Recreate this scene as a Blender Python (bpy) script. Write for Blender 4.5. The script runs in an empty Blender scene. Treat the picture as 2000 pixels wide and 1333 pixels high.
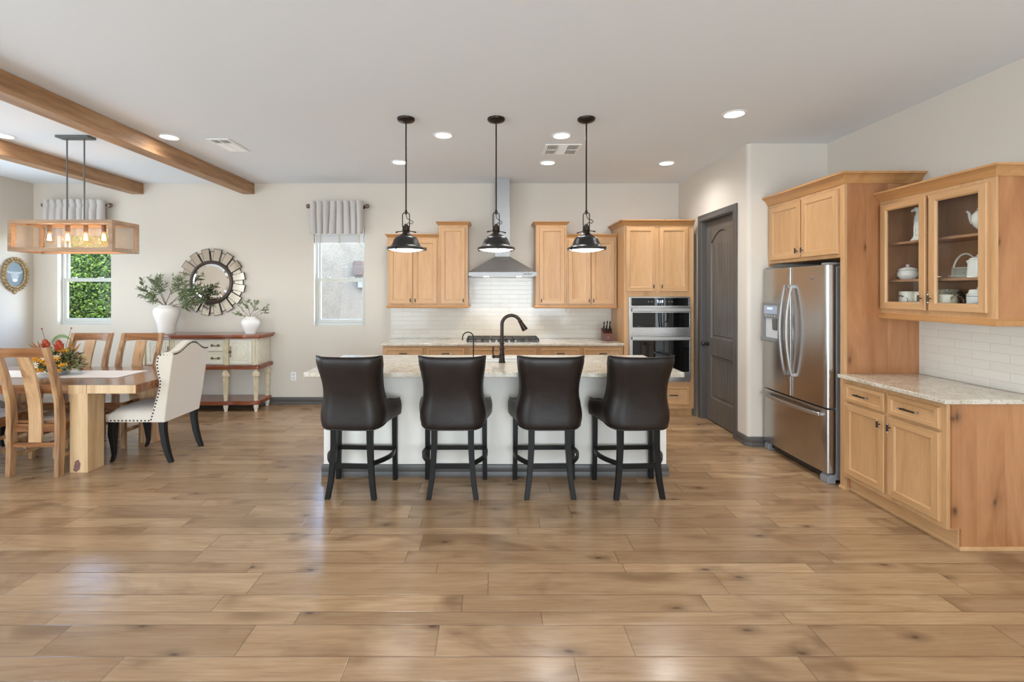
import bpy, bmesh, math, random
from math import pi, sin, cos, sqrt, radians as R
from mathutils import Vector, Matrix, noise as mnoise

sc = bpy.context.scene
col = sc.collection

# ---------------------------------------------------------------- camera
cd = bpy.data.cameras.new('camera')
cd.sensor_width = 36.0
cd.lens = 36.0 * 920 / 2000
cd.shift_x = 0.02
cd.shift_y = -0.04925
cd.clip_start = 0.05
cam = bpy.data.objects.new('camera', cd)
cam.location = (0, 0, 1.57)
cam.rotation_euler = (R(90), 0, 0)
col.objects.link(cam)
sc.camera = cam

# ---------------------------------------------------------------- sky, sun, daylight through the windows, exposure
vs = sc.view_settings
vs.view_transform = 'Standard'
vs.look = 'None'
vs.gamma = 1.0
vs.use_curve_mapping = False
vs.exposure = -0.03
w = bpy.data.worlds.new('world')
sc.world = w
w.use_nodes = True
wn = w.node_tree
sky = wn.nodes.new('ShaderNodeTexSky')
sky.sky_type = 'NISHITA'
sky.sun_disc = False
sky.sun_elevation = R(52)
sky.sun_rotation = R(120)
sky.altitude = 400
wn.links.new(sky.outputs[0], wn.nodes['Background'].inputs[0])
wn.nodes['Background'].inputs[1].default_value = 4.4

def sun(name, rot, energy, color):
    l = bpy.data.lights.new(name, 'SUN')
    l.energy = energy; l.angle = R(0.6); l.color = color
    o = bpy.data.objects.new(name, l); o.rotation_euler = rot
    col.objects.link(o)
sun('sun', (R(42), 0, R(38)), 1.8, (1, .95, .86))

def daylight(name, loc, rot, sx, sy, energy, color, spread=180):
    l = bpy.data.lights.new(name, 'AREA')
    l.shape = 'RECTANGLE'; l.size = sx; l.size_y = sy
    l.energy = energy; l.color = color; l.spread = R(spread)
    o = bpy.data.objects.new(name, l); o.location = loc; o.rotation_euler = rot
    col.objects.link(o)
# glass sliding doors of the great room: three in the rear wall, one in the left wall
daylight('daylight_rear_left', (-3.9, -4.46, 1.35), (R(110), 0, 0), 3.4, 2.4, 125, (.73, .87, 1))
daylight('daylight_rear_right', (0.9, -4.46, 1.35), (R(110), 0, 0), 3.4, 2.4, 330, (.76, .89, 1))
daylight('daylight_left_rear', (-6.28, -1.1, 1.30), (R(102), 0, R(-90)), 3.0, 2.3, 250, (.73, .87, 1))
daylight('daylight_left_dining', (-6.28, 4.45, 1.30), (R(118), 0, R(-90)), 2.2, 2.3, 78, (.72, .87, 1))
# ---------------------------------------------------------------- mesh helpers
rnd = random.Random(7)

class MB:
    """collects shapes and links them as ONE mesh object"""
    def __init__(s): s.bm = bmesh.new()
    def f(s, vs, mi=0):
        try:
            fc = s.bm.faces.new(vs); fc.material_index = mi; return fc
        except ValueError:
            return None
    def v(s, p): return s.bm.verts.new(p)
    def hexa(s, b, t, mi=0):
        B = [s.v(p) for p in b]; T = [s.v(p) for p in t]; n = len(b)
        s.f(B[::-1], mi); s.f(T, mi)
        for i in range(n): s.f([B[i], B[(i+1) % n], T[(i+1) % n], T[i]], mi)
        return s
    def box(s, x0, y0, z0, x1, y1, z1, mi=0):
        x0, x1 = min(x0, x1), max(x0, x1); y0, y1 = min(y0, y1), max(y0, y1); z0, z1 = min(z0, z1), max(z0, z1)
        return s.hexa([(x0,y0,z0),(x1,y0,z0),(x1,y1,z0),(x0,y1,z0)], [(x0,y0,z1),(x1,y0,z1),(x1,y1,z1),(x0,y1,z1)], mi)
    def prism(s, poly, axis, a, b, mi=0):
        def P(u, v, c): return {'x': (c,u,v), 'y': (u,c,v), 'z': (u,v,c)}[axis]
        return s.hexa([P(u,v,a) for u,v in poly], [P(u,v,b) for u,v in poly], mi)
    def lathe(s, prof, c=(0,0,0), seg=32, flute=None, ax='z', mi=0, cap=True):
        rows = []
        for i, (r, z) in enumerate(prof):
            row = []
            for k in range(seg):
                a = 2*pi*k/seg
                rr = max(r, 1e-4)
                if flute: rr *= flute(i, k)
                p = (rr*cos(a), rr*sin(a), z)
                if ax == 'y': p = (rr*cos(a), z, rr*sin(a))
                if ax == 'x': p = (z, rr*cos(a), rr*sin(a))
                row.append(s.v((c[0]+p[0], c[1]+p[1], c[2]+p[2])))
            rows.append(row)
        for i in range(len(rows)-1):
            for k in range(seg):
                s.f([rows[i][k], rows[i][(k+1) % seg], rows[i+1][(k+1) % seg], rows[i+1][k]], mi)
        if cap:
            s.f(rows[0][::-1], mi); s.f(rows[-1], mi)
        return s
    def tube(s, pts, r, seg=8, closed=False, mi=0, flat=1.0):
        pts = [Vector(p) for p in pts]; n = len(pts)
        rs = r if isinstance(r, (list, tuple)) else [r]*n
        rows = []; up = None
        for i, p in enumerate(pts):
            if closed: t = pts[(i+1) % n]-pts[i-1]
            else: t = pts[min(i+1, n-1)]-pts[max(i-1, 0)]
            t.normalize()
            if up is None:
                up = Vector((0,0,1)) if abs(t.z) < .9 else Vector((1,0,0))
            e = t.cross(up)
            if e.length < 1e-5: e = t.orthogonal()
            e.normalize(); up = e.cross(t).normalized()
            rows.append([s.v(p+(e*cos(2*pi*k/seg)*flat+up*sin(2*pi*k/seg))*rs[i]) for k in range(seg)])
        for i in range(n if closed else n-1):
            A, B = rows[i], rows[(i+1) % n]
            for k in range(seg): s.f([A[k], A[(k+1) % seg], B[(k+1) % seg], B[k]], mi)
        if not closed:
            s.f(rows[0][::-1], mi); s.f(rows[-1], mi)
        return s
    def cyl(s, p0, p1, r0, r1=None, seg=16, mi=0):
        return s.tube([p0, p1], [r0, r0 if r1 is None else r1], seg, mi=mi)
    def strip(s, pts, w, d, mi=0):
        """rectangular section swept along pts lying in a vertical or level plane; pts (p, wdir, ddir)"""
        rows = []
        for p, a, b in pts:
            p, a, b = Vector(p), Vector(a), Vector(b)
            rows.append([s.v(p+a*w*i/2+b*d*j/2) for i, j in ((-1,-1),(1,-1),(1,1),(-1,1))])
        for A, B in zip(rows, rows[1:]):
            for k in range(4): s.f([A[k], A[(k+1) % 4], B[(k+1) % 4], B[k]], mi)
        s.f(rows[0][::-1], mi); s.f(rows[-1], mi)
        return s
    def ball(s, c, r, sx=1, sy=1, sz=1, seg=16, mi=0):
        n = seg//2
        return s.lathe_scaled([(r*sin(pi*i/n), -r*cos(pi*i/n)) for i in range(n+1)], c, seg, sx, sy, sz, mi)
    def lathe_scaled(s, prof, c, seg, sx, sy, sz, mi=0):
        rows = []
        for i, (r, z) in enumerate(prof):
            if r < 1e-6: rows.append([s.v((c[0], c[1], c[2]+z*sz))])
            else: rows.append([s.v((c[0]+r*cos(2*pi*k/seg)*sx, c[1]+r*sin(2*pi*k/seg)*sy, c[2]+z*sz)) for k in range(seg)])
        for A, B in zip(rows, rows[1:]):
            for k in range(seg):
                q = [A[k % len(A)], A[(k+1) % len(A)], B[(k+1) % len(B)], B[k % len(B)]]
                q = list(dict.fromkeys(q))
                if len(q) > 2: s.f(q, mi)
        return s
    def rings(s, x0, z0, x1, z1, y, rg, fill=True, rail=1):
        """nested rectangles facing -Y: rg = [(inset, depth)]; rails (top and bottom quads) take material `rail`"""
        rows = []
        for ins, dp in rg:
            rows.append([s.v((x0+ins, y+dp, z0+ins)), s.v((x1-ins, y+dp, z0+ins)), s.v((x1-ins, y+dp, z1-ins)), s.v((x0+ins, y+dp, z1-ins))])
        for A, B in zip(rows, rows[1:]):
            for k in range(4): s.f([A[k], A[(k+1) % 4], B[(k+1) % 4], B[k]], rail if k in (0, 2) else 0)
        if fill:
            s.f(rows[-1], 0); s.f(rows[0][::-1], 0)
        return s
    def grid(s, fn, nu, nv, closeu=False, mi=0):
        g = [[s.v(fn(u/(nu if closeu else nu-1) if nu > 1 else 0, v/(nv-1))) for u in range(nu)] for v in range(nv)]
        for j in range(nv-1):
            for i in range(nu if closeu else nu-1):
                s.f([g[j][i], g[j][(i+1) % nu], g[j+1][(i+1) % nu], g[j+1][i]], mi)
        return g
    def shell(s, fo, fi, nu, nv, mi=0):
        """closed solid between an outer and an inner surface over the same (u, v)"""
        a = s.grid(fo, nu, nv, mi=mi); b = s.grid(fi, nu, nv, mi=mi)
        for i in range(nu-1):
            s.f([a[0][i], a[0][i+1], b[0][i+1], b[0][i]], mi); s.f([a[-1][i], a[-1][i+1], b[-1][i+1], b[-1][i]], mi)
        for j in range(nv-1):
            s.f([a[j][0], a[j+1][0], b[j+1][0], b[j][0]], mi); s.f([a[j][-1], a[j+1][-1], b[j+1][-1], b[j][-1]], mi)
        return s
    def sweep(s, path, prof, side=1, closed=False, mi=0):
        """moulding: profile (out, z) carried along a plan path with mitred corners; out goes to the right of travel for side=1"""
        pts = [Vector((p[0], p[1])) for p in path]; n = len(pts); rows = []
        for i in range(n):
            d0 = (pts[i]-pts[i-1]).normalized() if (i > 0 or closed) else None
            d1 = (pts[(i+1) % n]-pts[i]).normalized() if (i < n-1 or closed) else None
            if d0 is None: d0 = d1
            if d1 is None: d1 = d0
            n0 = Vector((d0.y, -d0.x))*side; n1 = Vector((d1.y, -d1.x))*side
            m = (n0+n1)/(1+n0.dot(n1))
            rows.append([s.v((pts[i].x+m.x*o, pts[i].y+m.y*o, z)) for o, z in prof])
        k = len(prof)
        for i in range(n if closed else n-1):
            A, B = rows[i], rows[(i+1) % n]
            for j in range(k): s.f([A[j], A[(j+1) % k], B[(j+1) % k], B[j]], mi)
        if not closed:
            s.f(rows[0][::-1], mi); s.f(rows[-1], mi)
        return s
    def leaf(s, p, d, n, L, W, mi=0, bend=.15):
        d = Vector(d).normalized(); n = Vector(n)
        sd = d.cross(n)
        if sd.length < 1e-4: sd = d.orthogonal()
        sd.normalize(); up = sd.cross(d).normalized(); p = Vector(p)
        a = s.v(p); b = s.v(p+d*L*.45+sd*W/2-up*L*bend*.3); c = s.v(p+d*L-up*L*bend); e = s.v(p+d*L*.45-sd*W/2-up*L*bend*.3)
        m = s.v(p+d*L*.45+up*W*.12-up*L*bend*.3)
        s.f([a, b, m], mi); s.f([b, c, m], mi); s.f([c, e, m], mi); s.f([e, a, m], mi)
        return s
    def build(s, name, mat, parent=None, bevel=0, smooth=35, loc=None, subsurf=0, seg=2):
        bmesh.ops.recalc_face_normals(s.bm, faces=s.bm.faces[:])
        me = bpy.data.meshes.new(name)
        s.bm.to_mesh(me); s.bm.free()
        for m in (mat if isinstance(mat, (list, tuple)) else [mat]): me.materials.append(m)
        if smooth:
            me.polygons.foreach_set('use_smooth', [True]*len(me.polygons))
            me.set_sharp_from_angle(angle=R(smooth))
        o = bpy.data.objects.new(name, me); col.objects.link(o)
        if parent: o.parent = parent
        if loc: o.location = loc
        if bevel:
            b = o.modifiers.new('bevel', 'BEVEL'); b.width = bevel; b.segments = seg; b.limit_method = 'ANGLE'; b.angle_limit = R(40)
            b.harden_normals = True
        if subsurf:
            m = o.modifiers.new('subsurf', 'SUBSURF'); m.levels = subsurf; m.render_levels = subsurf
        return o

def tag(o, label, cat, group=None, kind=None):
    o['label'] = label; o['category'] = cat
    if group: o['group'] = group
    if kind: o['kind'] = kind
    return o
def thing(name, label, cat, loc=(0,0,0), rz=0, group=None):
    o = bpy.data.objects.new(name, None); col.objects.link(o)
    o.empty_display_size = .1; o.location = loc; o.rotation_euler = (0, 0, R(rz))
    return tag(o, label, cat, group)
def struct(o, label=None):
    o['kind'] = 'structure'
    if label: o['label'] = label
    return o
def copy_part(o, parent, loc=None, rot=None):
    c = o.copy(); col.objects.link(c); c.parent = parent
    if loc is not None: c.location = loc
    if rot is not None: c.rotation_euler = rot
    return c
def dup(root, loc, rz=None, label=None, group=None):
    r = root.copy(); col.objects.link(r); r.location = loc
    if rz is not None: r.rotation_euler = (0, 0, R(rz))
    if label: r['label'] = label
    if group: r['group'] = group
    for ch in list(root.children):
        c = copy_part(ch, r)
        for g in list(ch.children): copy_part(g, c)
    return r

def slab(x0, x1, z0, z1, holes, y0, y1):
    """one connected upright slab along X with rectangular holes (x0,z0,x1,z1)"""
    mb = MB()
    xs = sorted({x0, x1, *[h[0] for h in holes], *[h[2] for h in holes]}); zs = sorted({z0, z1, *[h[1] for h in holes], *[h[3] for h in holes]})
    full = lambda i, j: 0 <= i < len(xs)-1 and 0 <= j < len(zs)-1 and not any(h[0]-1e-6 <= xs[i] and xs[i+1] <= h[2]+1e-6 and h[1]-1e-6 <= zs[j] and zs[j+1] <= h[3]+1e-6 for h in holes)
    V = {}
    def g(i, j, k):
        if (i, j, k) not in V: V[(i, j, k)] = mb.v((xs[i], (y0, y1)[k], zs[j]))
        return V[(i, j, k)]
    for i in range(len(xs)-1):
        for j in range(len(zs)-1):
            if not full(i, j): continue
            mb.f([g(i,j,0), g(i+1,j,0), g(i+1,j+1,0), g(i,j+1,0)]); mb.f([g(i,j,1), g(i,j+1,1), g(i+1,j+1,1), g(i+1,j,1)])
            if not full(i-1, j): mb.f([g(i,j,0), g(i,j+1,0), g(i,j+1,1), g(i,j,1)])
            if not full(i+1, j): mb.f([g(i+1,j,0), g(i+1,j,1), g(i+1,j+1,1), g(i+1,j+1,0)])
            if not full(i, j-1): mb.f([g(i,j,0), g(i,j,1), g(i+1,j,1), g(i+1,j,0)])
            if not full(i, j+1): mb.f([g(i,j+1,0), g(i+1,j+1,0), g(i+1,j+1,1), g(i,j+1,1)])
    return mb

def text_mesh(body, size, depth=.0006):
    cu = bpy.data.curves.new('text', 'FONT'); cu.body = body; cu.size = size; cu.extrude = depth; cu.align_x = 'CENTER'; cu.align_y = 'CENTER'
    o = bpy.data.objects.new('text', cu); col.objects.link(o)
    me = bpy.data.meshes.new_from_object(o.evaluated_get(bpy.context.evaluated_depsgraph_get()))
    bpy.data.objects.remove(o); bpy.data.curves.remove(cu)
    return me
# ---------------------------------------------------------------- materials
def L(c): 
    c = c/255
    return c/12.92 if c <= .04045 else ((c+.055)/1.055)**2.4
def S(r, g, b): return (L(r), L(g), L(b), 1)

class NT:
    def __init__(s, name):
        s.m = bpy.data.materials.new(name); s.m.use_nodes = True
        s.t = s.m.node_tree; s.b = s.t.nodes['Principled BSDF']
    def n(s, typ, props=None, **ins):
        nd = s.t.nodes.new('ShaderNode'+typ)
        for k, v in (props or {}).items(): setattr(nd, k, v)
        for k, v in ins.items(): s.set(nd, k.replace('_', ' '), v)
        return nd
    def set(s, nd, k, v):
        i = nd.inputs[int(k)] if k.isdigit() else nd.inputs[k]
        if isinstance(v, bpy.types.NodeSocket): s.t.links.new(v, i)
        else: i.default_value = v
    def math(s, op, a, b=None, c=None):
        nd = s.t.nodes.new('ShaderNodeMath'); nd.operation = op
        for i, v in enumerate((a, b, c)):
            if v is None: continue
            if isinstance(v, bpy.types.NodeSocket): s.t.links.new(v, nd.inputs[i])
            else: nd.inputs[i].default_value = v
        return nd.outputs[0]
    def ramp(s, fac, stops):
        nd = s.t.nodes.new('ShaderNodeValToRGB'); cr = nd.color_ramp
        while len(cr.elements) < len(stops): cr.elements.new(.5)
        for e, (p, c) in zip(cr.elements, stops): e.position = p; e.color = c
        s.t.links.new(fac, nd.inputs[0]); return nd.outputs[0]
    def mix(s, fac, a, b, bt='MIX'):
        nd = s.t.nodes.new('ShaderNodeMix'); nd.data_type = 'RGBA'; nd.blend_type = bt
        for k, v in ((0, fac), (6, a), (7, b)):
            if isinstance(v, bpy.types.NodeSocket): s.t.links.new(v, nd.inputs[k])
            else: nd.inputs[k].default_value = v
        return nd.outputs[2]
    def comb(s, x, y, z):
        nd = s.t.nodes.new('ShaderNodeCombineXYZ')
        for i, v in enumerate((x, y, z)):
            if isinstance(v, bpy.types.NodeSocket): s.t.links.new(v, nd.inputs[i])
            else: nd.inputs[i].default_value = v
        return nd.outputs[0]
    def coords(s, spread=7.0):
        """object coordinates, shifted for every object so that no two parts share their figure"""
        tc = s.n('TexCoord').outputs['Object']
        r = s.n('ObjectInfo').outputs['Random']
        k = s.math('MULTIPLY', r, spread)
        ad = s.t.nodes.new('ShaderNodeVectorMath'); ad.operation = 'ADD'
        s.t.links.new(tc, ad.inputs[0]); s.t.links.new(s.comb(k, s.math('MULTIPLY', k, 1.7), s.math('MULTIPLY', k, 2.3)), ad.inputs[1])
        return tc, ad.outputs[0], r
    def bump(s, h, dist, strength=1.0):
        nd = s.n('Bump', Strength=strength, Distance=dist, Height=h)
        s.t.links.new(nd.outputs[0], s.b.inputs['Normal'])
    def out(s, color=None, rough=None, **kw):
        if color is not None: s.set(s.b, 'Base Color', color)
        if rough is not None: s.set(s.b, 'Roughness', rough)
        for k, v in kw.items(): s.set(s.b, k.replace('_', ' '), v)
        return s.m

def plain(name, c, rough=.5, metal=0, noise=0, nscale=60, **kw):
    t = NT(name)
    if noise:
        _, co, _ = t.coords()
        nz = t.n('TexNoise', Vector=co, Scale=nscale, Detail=4.0).outputs[0]
        lo = tuple(x*(1-noise) for x in c[:3])+(1,); hi = tuple(min(1, x*(1+noise)) for x in c[:3])+(1,)
        return t.out(t.ramp(nz, [(.3, lo), (.7, hi)]), rough, Metallic=metal, **kw)
    return t.out(c, rough, Metallic=metal, **kw)

def wood(name, dark, mid, light, axis='z', scale=9, stretch=.07, rough=.38, boards=0, knots=0, fig=1.2, bx='x', fine=.25, coat=0, var=.12, kp='xz'):
    t = NT(name)
    tc, co, rv = t.coords()
    sc_ = {'x': (stretch,1,1), 'y': (1,stretch,1), 'z': (1,1,stretch)}[axis]
    if boards:
        sp = t.n('SeparateXYZ', Vector=tc)
        bi = t.math('FLOOR', t.math('DIVIDE', sp.outputs['xyz'.index(bx)], boards))
        wnz = t.n('TexWhiteNoise', {'noise_dimensions': '1D'}, W=t.math('ADD', bi, rv)).outputs[0]
        ad = t.t.nodes.new('ShaderNodeVectorMath'); ad.operation = 'ADD'
        t.t.links.new(co, ad.inputs[0]); t.t.links.new(t.comb(0, 0, t.math('MULTIPLY', wnz, 9)), ad.inputs[1]); co = ad.outputs[0]
    mp = t.n('Mapping', Vector=co, Scale=sc_).outputs[0]
    n1 = t.n('TexNoise', Vector=mp, Scale=scale, Detail=5.0, Roughness=.55, Distortion=fig).outputs[0]
    n2 = t.n('TexNoise', Vector=mp, Scale=scale*11, Detail=3.0, Roughness=.6).outputs[0]
    c = t.ramp(n1, [(.30, dark), (.47, mid), (.70, light)])
    c = t.mix(fine, c, t.ramp(n2, [(.3, tuple(x*.62 for x in mid[:3])+(1,)), (.7, tuple(min(1, x*1.18) for x in mid[:3])+(1,))]))
    if boards: c = t.mix(t.math('MULTIPLY', wnz, .55), c, dark)
    c = t.mix(t.math('MULTIPLY', rv, var), c, dark)
    if knots:
        mk = t.n('Mapping', Vector=co, Scale={'x': (.5,1,1), 'y': (1,.5,1), 'z': (1,1,.5)}[axis]).outputs[0]
        sk = t.n('SeparateXYZ', Vector=t.mix(.06, mk, t.n('TexNoise', Vector=mk, Scale=9.0).outputs[1]))
        vo = t.n('TexVoronoi', {'voronoi_dimensions': '2D'}, Vector=t.comb(sk.outputs['xyz'.index(kp[0])], sk.outputs['xyz'.index(kp[1])], 0), Scale=knots, Randomness=1.0).outputs[0]
        c = t.mix(t.ramp(vo, [(.012, (.9,.9,.9,1)), (.03, (.45,.45,.45,1)), (.06, (.14,.14,.14,1)), (.13, (0,0,0,1))]), c, tuple(x*.28 for x in dark[:3])+(1,))
    t.bump(n2, .0006, .25)
    return t.out(c, rough, Coat_Weight=coat, Coat_Roughness=.12)

def floor_mat():
    t = NT('hickory_floor')
    tc = t.n('TexCoord').outputs['Object']
    sp = t.n('SeparateXYZ', Vector=tc); X, Y = sp.outputs[0], sp.outputs[1]
    # boards of three widths repeat across the room: 0.19, 0.09, 0.13
    P = .41
    yp = t.math('ADD', Y, 20*P+.03)
    rep = t.math('FLOOR', t.math('DIVIDE', yp, P))
    fr = t.math('SUBTRACT', yp, t.math('MULTIPLY', rep, P))
    s1 = t.math('GREATER_THAN', fr, .19); s2 = t.math('GREATER_THAN', fr, .28)
    row = t.math('ADD', t.math('MULTIPLY', rep, 3), t.math('ADD', s1, s2))
    e0 = t.math('ABSOLUTE', t.math('SUBTRACT', fr, .19)); e1 = t.math('ABSOLUTE', t.math('SUBTRACT', fr, .28))
    e2 = t.math('MINIMUM', fr, t.math('SUBTRACT', P, fr))
    ey = t.math('MINIMUM', t.math('MINIMUM', e0, e1), e2)
    w1 = t.n('TexWhiteNoise', {'noise_dimensions': '1D'}, W=row).outputs[0]
    ln = t.math('MULTIPLY_ADD', t.n('TexWhiteNoise', {'noise_dimensions': '1D'}, W=t.math('ADD', row, 77.3)).outputs[0], .55, .75)
    xs = t.math('DIVIDE', t.math('ADD', t.math('ADD', X, 40), t.math('MULTIPLY', w1, 3.1)), ln)
    ci = t.math('FLOOR', xs); fx = t.math('MULTIPLY', t.math('SUBTRACT', xs, ci), ln)
    ex = t.math('MINIMUM', fx, t.math('SUBTRACT', ln, fx))
    bid = t.n('TexWhiteNoise', {'noise_dimensions': '2D'}, Vector=t.comb(row, ci, 0)).outputs[0]
    seam = t.math('MINIMUM', ey, ex)
    co = t.comb(t.math('ADD', X, t.math('MULTIPLY', bid, 31)), t.math('ADD', Y, t.math('MULTIPLY', bid, 17)), bid)
    mp = t.n('Mapping', Vector=co, Scale=(.16, 1, 1)).outputs[0]
    n1 = t.n('TexNoise', Vector=mp, Scale=7.0, Detail=5.0, Roughness=.55, Distortion=1.6).outputs[0]
    n2 = t.n('TexNoise', Vector=t.n('Mapping', Vector=co, Scale=(.06, 1, 1)).outputs[0], Scale=70.0, Detail=4.0, Roughness=.6, Distortion=.5).outputs[0]
    n3 = t.n('TexNoise', Vector=t.n('Mapping', Vector=co, Scale=(.55, 1, 1)).outputs[0], Scale=3.2, Detail=3.0, Distortion=.8).outputs[0]
    c = t.ramp(n1, [(.25, S(146, 113, 81)), (.48, S(172, 139, 104)), (.75, S(192, 162, 127))])
    c = t.mix(.30, c, t.ramp(n2, [(.3, S(132, 101, 71)), (.7, S(202, 173, 139))]))
    c = t.mix(t.ramp(n3, [(.54, (0,0,0,1)), (.72, (.7,.7,.7,1))]), c, S(108, 80, 55))
    c = t.mix(t.math('MULTIPLY', bid, .55), c, S(120, 91, 64))
    vk = t.n('TexVoronoi', {'voronoi_dimensions': '2D'}, Vector=t.n('Mapping', Vector=t.mix(.03, co, t.n('TexNoise', Vector=co, Scale=14.0).outputs[1]), Scale=(.45, 1, 1)).outputs[0], Scale=2.3).outputs[0]
    c = t.mix(t.ramp(vk, [(.010, (.8,.8,.8,1)), (.03, (.35,.35,.35,1)), (.10, (0,0,0,1))]), c, S(58, 38, 24))
    sm = t.ramp(seam, [(.0, (1,1,1,1)), (.0022, (.8,.8,.8,1)), (.0038, (0,0,0,1))])
    c = t.mix(t.math('MULTIPLY', sm, .62), c, S(70, 48, 31))
    # hand-scraped waves run along the boards
    wv = t.n('TexNoise', Vector=t.n('Mapping', Vector=co, Scale=(.10, 1, 1)).outputs[0], Scale=26.0, Detail=2.0).outputs[0]
    h = t.math('ADD', t.math('MULTIPLY', wv, 1.0), t.math('MULTIPLY', n2, .12))
    h = t.math('SUBTRACT', h, t.math('MULTIPLY', sm, .5))
    t.bump(h, .0014, .5)
    return t.out(c, t.math('MULTIPLY_ADD', n2, .07, .185), Specular_IOR_Level=.55)

def granite_mat():
    t = NT('beige_granite')
    co = t.n('TexCoord').outputs['Object']
    n1 = t.n('TexNoise', Vector=co, Scale=9.0, Detail=6.0, Roughness=.65, Distortion=1.0).outputs[0]
    n2 = t.n('TexNoise', Vector=co, Scale=85.0, Detail=5.0, Roughness=.7).outputs[0]
    v = t.n('TexVoronoi', Vector=co, Scale=170.0); vr = t.n('SeparateColor', Color=v.outputs[1]).outputs[0]
    c = t.ramp(n1, [(.3, S(178, 164, 143)), (.5, S(198, 188, 171)), (.7, S(212, 206, 195))])
    c = t.mix(t.ramp(n2, [(.56, (0,0,0,1)), (.68, (.6,.6,.6,1))]), c, S(160, 135, 104))
    c = t.mix(t.ramp(n2, [(.30, (.75,.75,.75,1)), (.38, (0,0,0,1))]), c, S(222, 220, 214))
    c = t.mix(t.math('MULTIPLY', t.math('GREATER_THAN', vr, .88), .5), c, S(92, 80, 70))
    return t.out(c, .16, Coat_Weight=.3, Coat_Roughness=.05)

def tile_mat(name, axis, c1, c2, grout):
    t = NT(name)
    tc = t.n('TexCoord').outputs['Object']; sp = t.n('SeparateXYZ', Vector=tc)
    co = t.comb(sp.outputs[0 if axis == 'x' else 1], sp.outputs[2], 0)
    br = t.n('TexBrick', {'offset': .5, 'offset_frequency': 2}, Vector=co, Color1=c1, Color2=c2, Mortar=grout, Scale=1.0, Mortar_Size=.0022, Mortar_Smooth=.3, Bias=0.0, Brick_Width=.245, Row_Height=.0608)
    nz = t.n('TexNoise', Vector=tc, Scale=16.0, Detail=2.0).outputs[0]
    h = t.math('ADD', t.math('MULTIPLY', br.outputs[1], -1), t.math('MULTIPLY', nz, .8))
    t.bump(h, .002, .6)
    return t.out(br.outputs[0], .12)

def plaster(name, c):
    t = NT(name)
    co = t.n('TexCoord').outputs['Object']
    n = t.n('TexNoise', Vector=co, Scale=38.0, Detail=4.0, Roughness=.6).outputs[0]
    t.bump(n, .0015, .35)
    return t.out(c, .75, Specular_IOR_Level=.25)

def glass_mat(name, tint=(1,1,1,1), refl=1.0):
    m = bpy.data.materials.new(name); m.use_nodes = True; nt = m.node_tree; nt.nodes.clear()
    o = nt.nodes.new('ShaderNodeOutputMaterial'); mx = nt.nodes.new('ShaderNodeMixShader'); tr = nt.nodes.new('ShaderNodeBsdfTransparent'); gl = nt.nodes.new('ShaderNodeBsdfGlossy'); fr = nt.nodes.new('ShaderNodeFresnel')
    tr.inputs[0].default_value = tint; gl.inputs['Roughness'].default_value = .02; fr.inputs[0].default_value = 1.45
    ml = nt.nodes.new('ShaderNodeMath'); ml.operation = 'MULTIPLY'; ge = nt.nodes.new('ShaderNodeNewGeometry'); su = nt.nodes.new('ShaderNodeMath'); su.operation = 'SUBTRACT'; su.inputs[0].default_value = 1
    m2 = nt.nodes.new('ShaderNodeMath'); m2.operation = 'MULTIPLY'; m2.inputs[1].default_value = refl
    nt.links.new(ge.outputs['Backfacing'], su.inputs[1]); nt.links.new(su.outputs[0], m2.inputs[0]); nt.links.new(m2.outputs[0], ml.inputs[1])
    nt.links.new(fr.outputs[0], ml.inputs[0]); nt.links.new(ml.outputs[0], mx.inputs[0])
    nt.links.new(tr.outputs[0], mx.inputs[1]); nt.links.new(gl.outputs[0], mx.inputs[2]); nt.links.new(mx.outputs[0], o.inputs[0])
    return m

def glow(name, c, strength):
    t = NT(name)
    return t.out((.8,.8,.8,1), .5, Emission_Color=c, Emission_Strength=strength)

def brushed(name, c, rough=.28, axis='x'):
    t = NT(name)
    _, co, _ = t.coords()
    mp = t.n('Mapping', Vector=co, Scale={'x': (1,120,120), 'z': (120,120,1)}[axis]).outputs[0]
    n = t.n('TexNoise', Vector=mp, Scale=3.0, Detail=2.0).outputs[0]
    return t.out(t.ramp(n, [(.3, tuple(x*.9 for x in c[:3])+(1,)), (.7, c)]), t.math('MULTIPLY_ADD', n, .10, rough-.05), Metallic=1.0)

M = {}
M['floor'] = floor_mat()
M['wall'] = plaster('wall_paint', S(206, 197, 185))
M['ceiling'] = plaster('ceiling_paint', S(228, 231, 234))
M['island'] = plaster('island_paint', S(232, 226, 216))
M['base'] = plain('charcoal_trim_paint', S(82, 78, 75), .4)
M['door'] = wood('charcoal_stained_door', S(78, 72, 67), S(92, 86, 80), S(104, 97, 91), 'z', 12, .05, .38, fine=.3, var=0)
KW = dict(scale=7, stretch=.09, rough=.36, fig=1.0)
mD, mM, mL = S(171, 128, 84), S(189, 146, 101), S(200, 159, 115)
M['maple'] = wood('maple_upright', mD, mM, mL, 'z', **KW)
M['maple_h'] = wood('maple_level', mD, mM, mL, 'x', **KW)
M['maple_end'] = wood('knotty_maple_end', S(146, 94, 56), S(176, 122, 80), S(196, 144, 100), 'z', 4.5, .16, .4, boards=.17, knots=2.6, fig=1.6, bx='y', kp='yz')
M['maple_in'] = wood('maple_inside', S(146, 104, 76), S(164, 122, 92), S(178, 136, 104), 'z', 5, .12, .45)
M['crown'] = wood('maple_crown', S(164, 114, 68), S(184, 134, 84), S(197, 149, 99), 'x', **KW)
M['beam'] = wood('oak_beam', S(112, 80, 52), S(164, 124, 88), S(192, 156, 118), 'y', 6, .10, .55, fig=2.6, fine=.4)
M['sheesham'] = wood('sheesham', S(84, 54, 34), S(166, 124, 86), S(204, 168, 128), 'z', 7, .10, .32, fig=2.6, knots=1.1)
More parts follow.
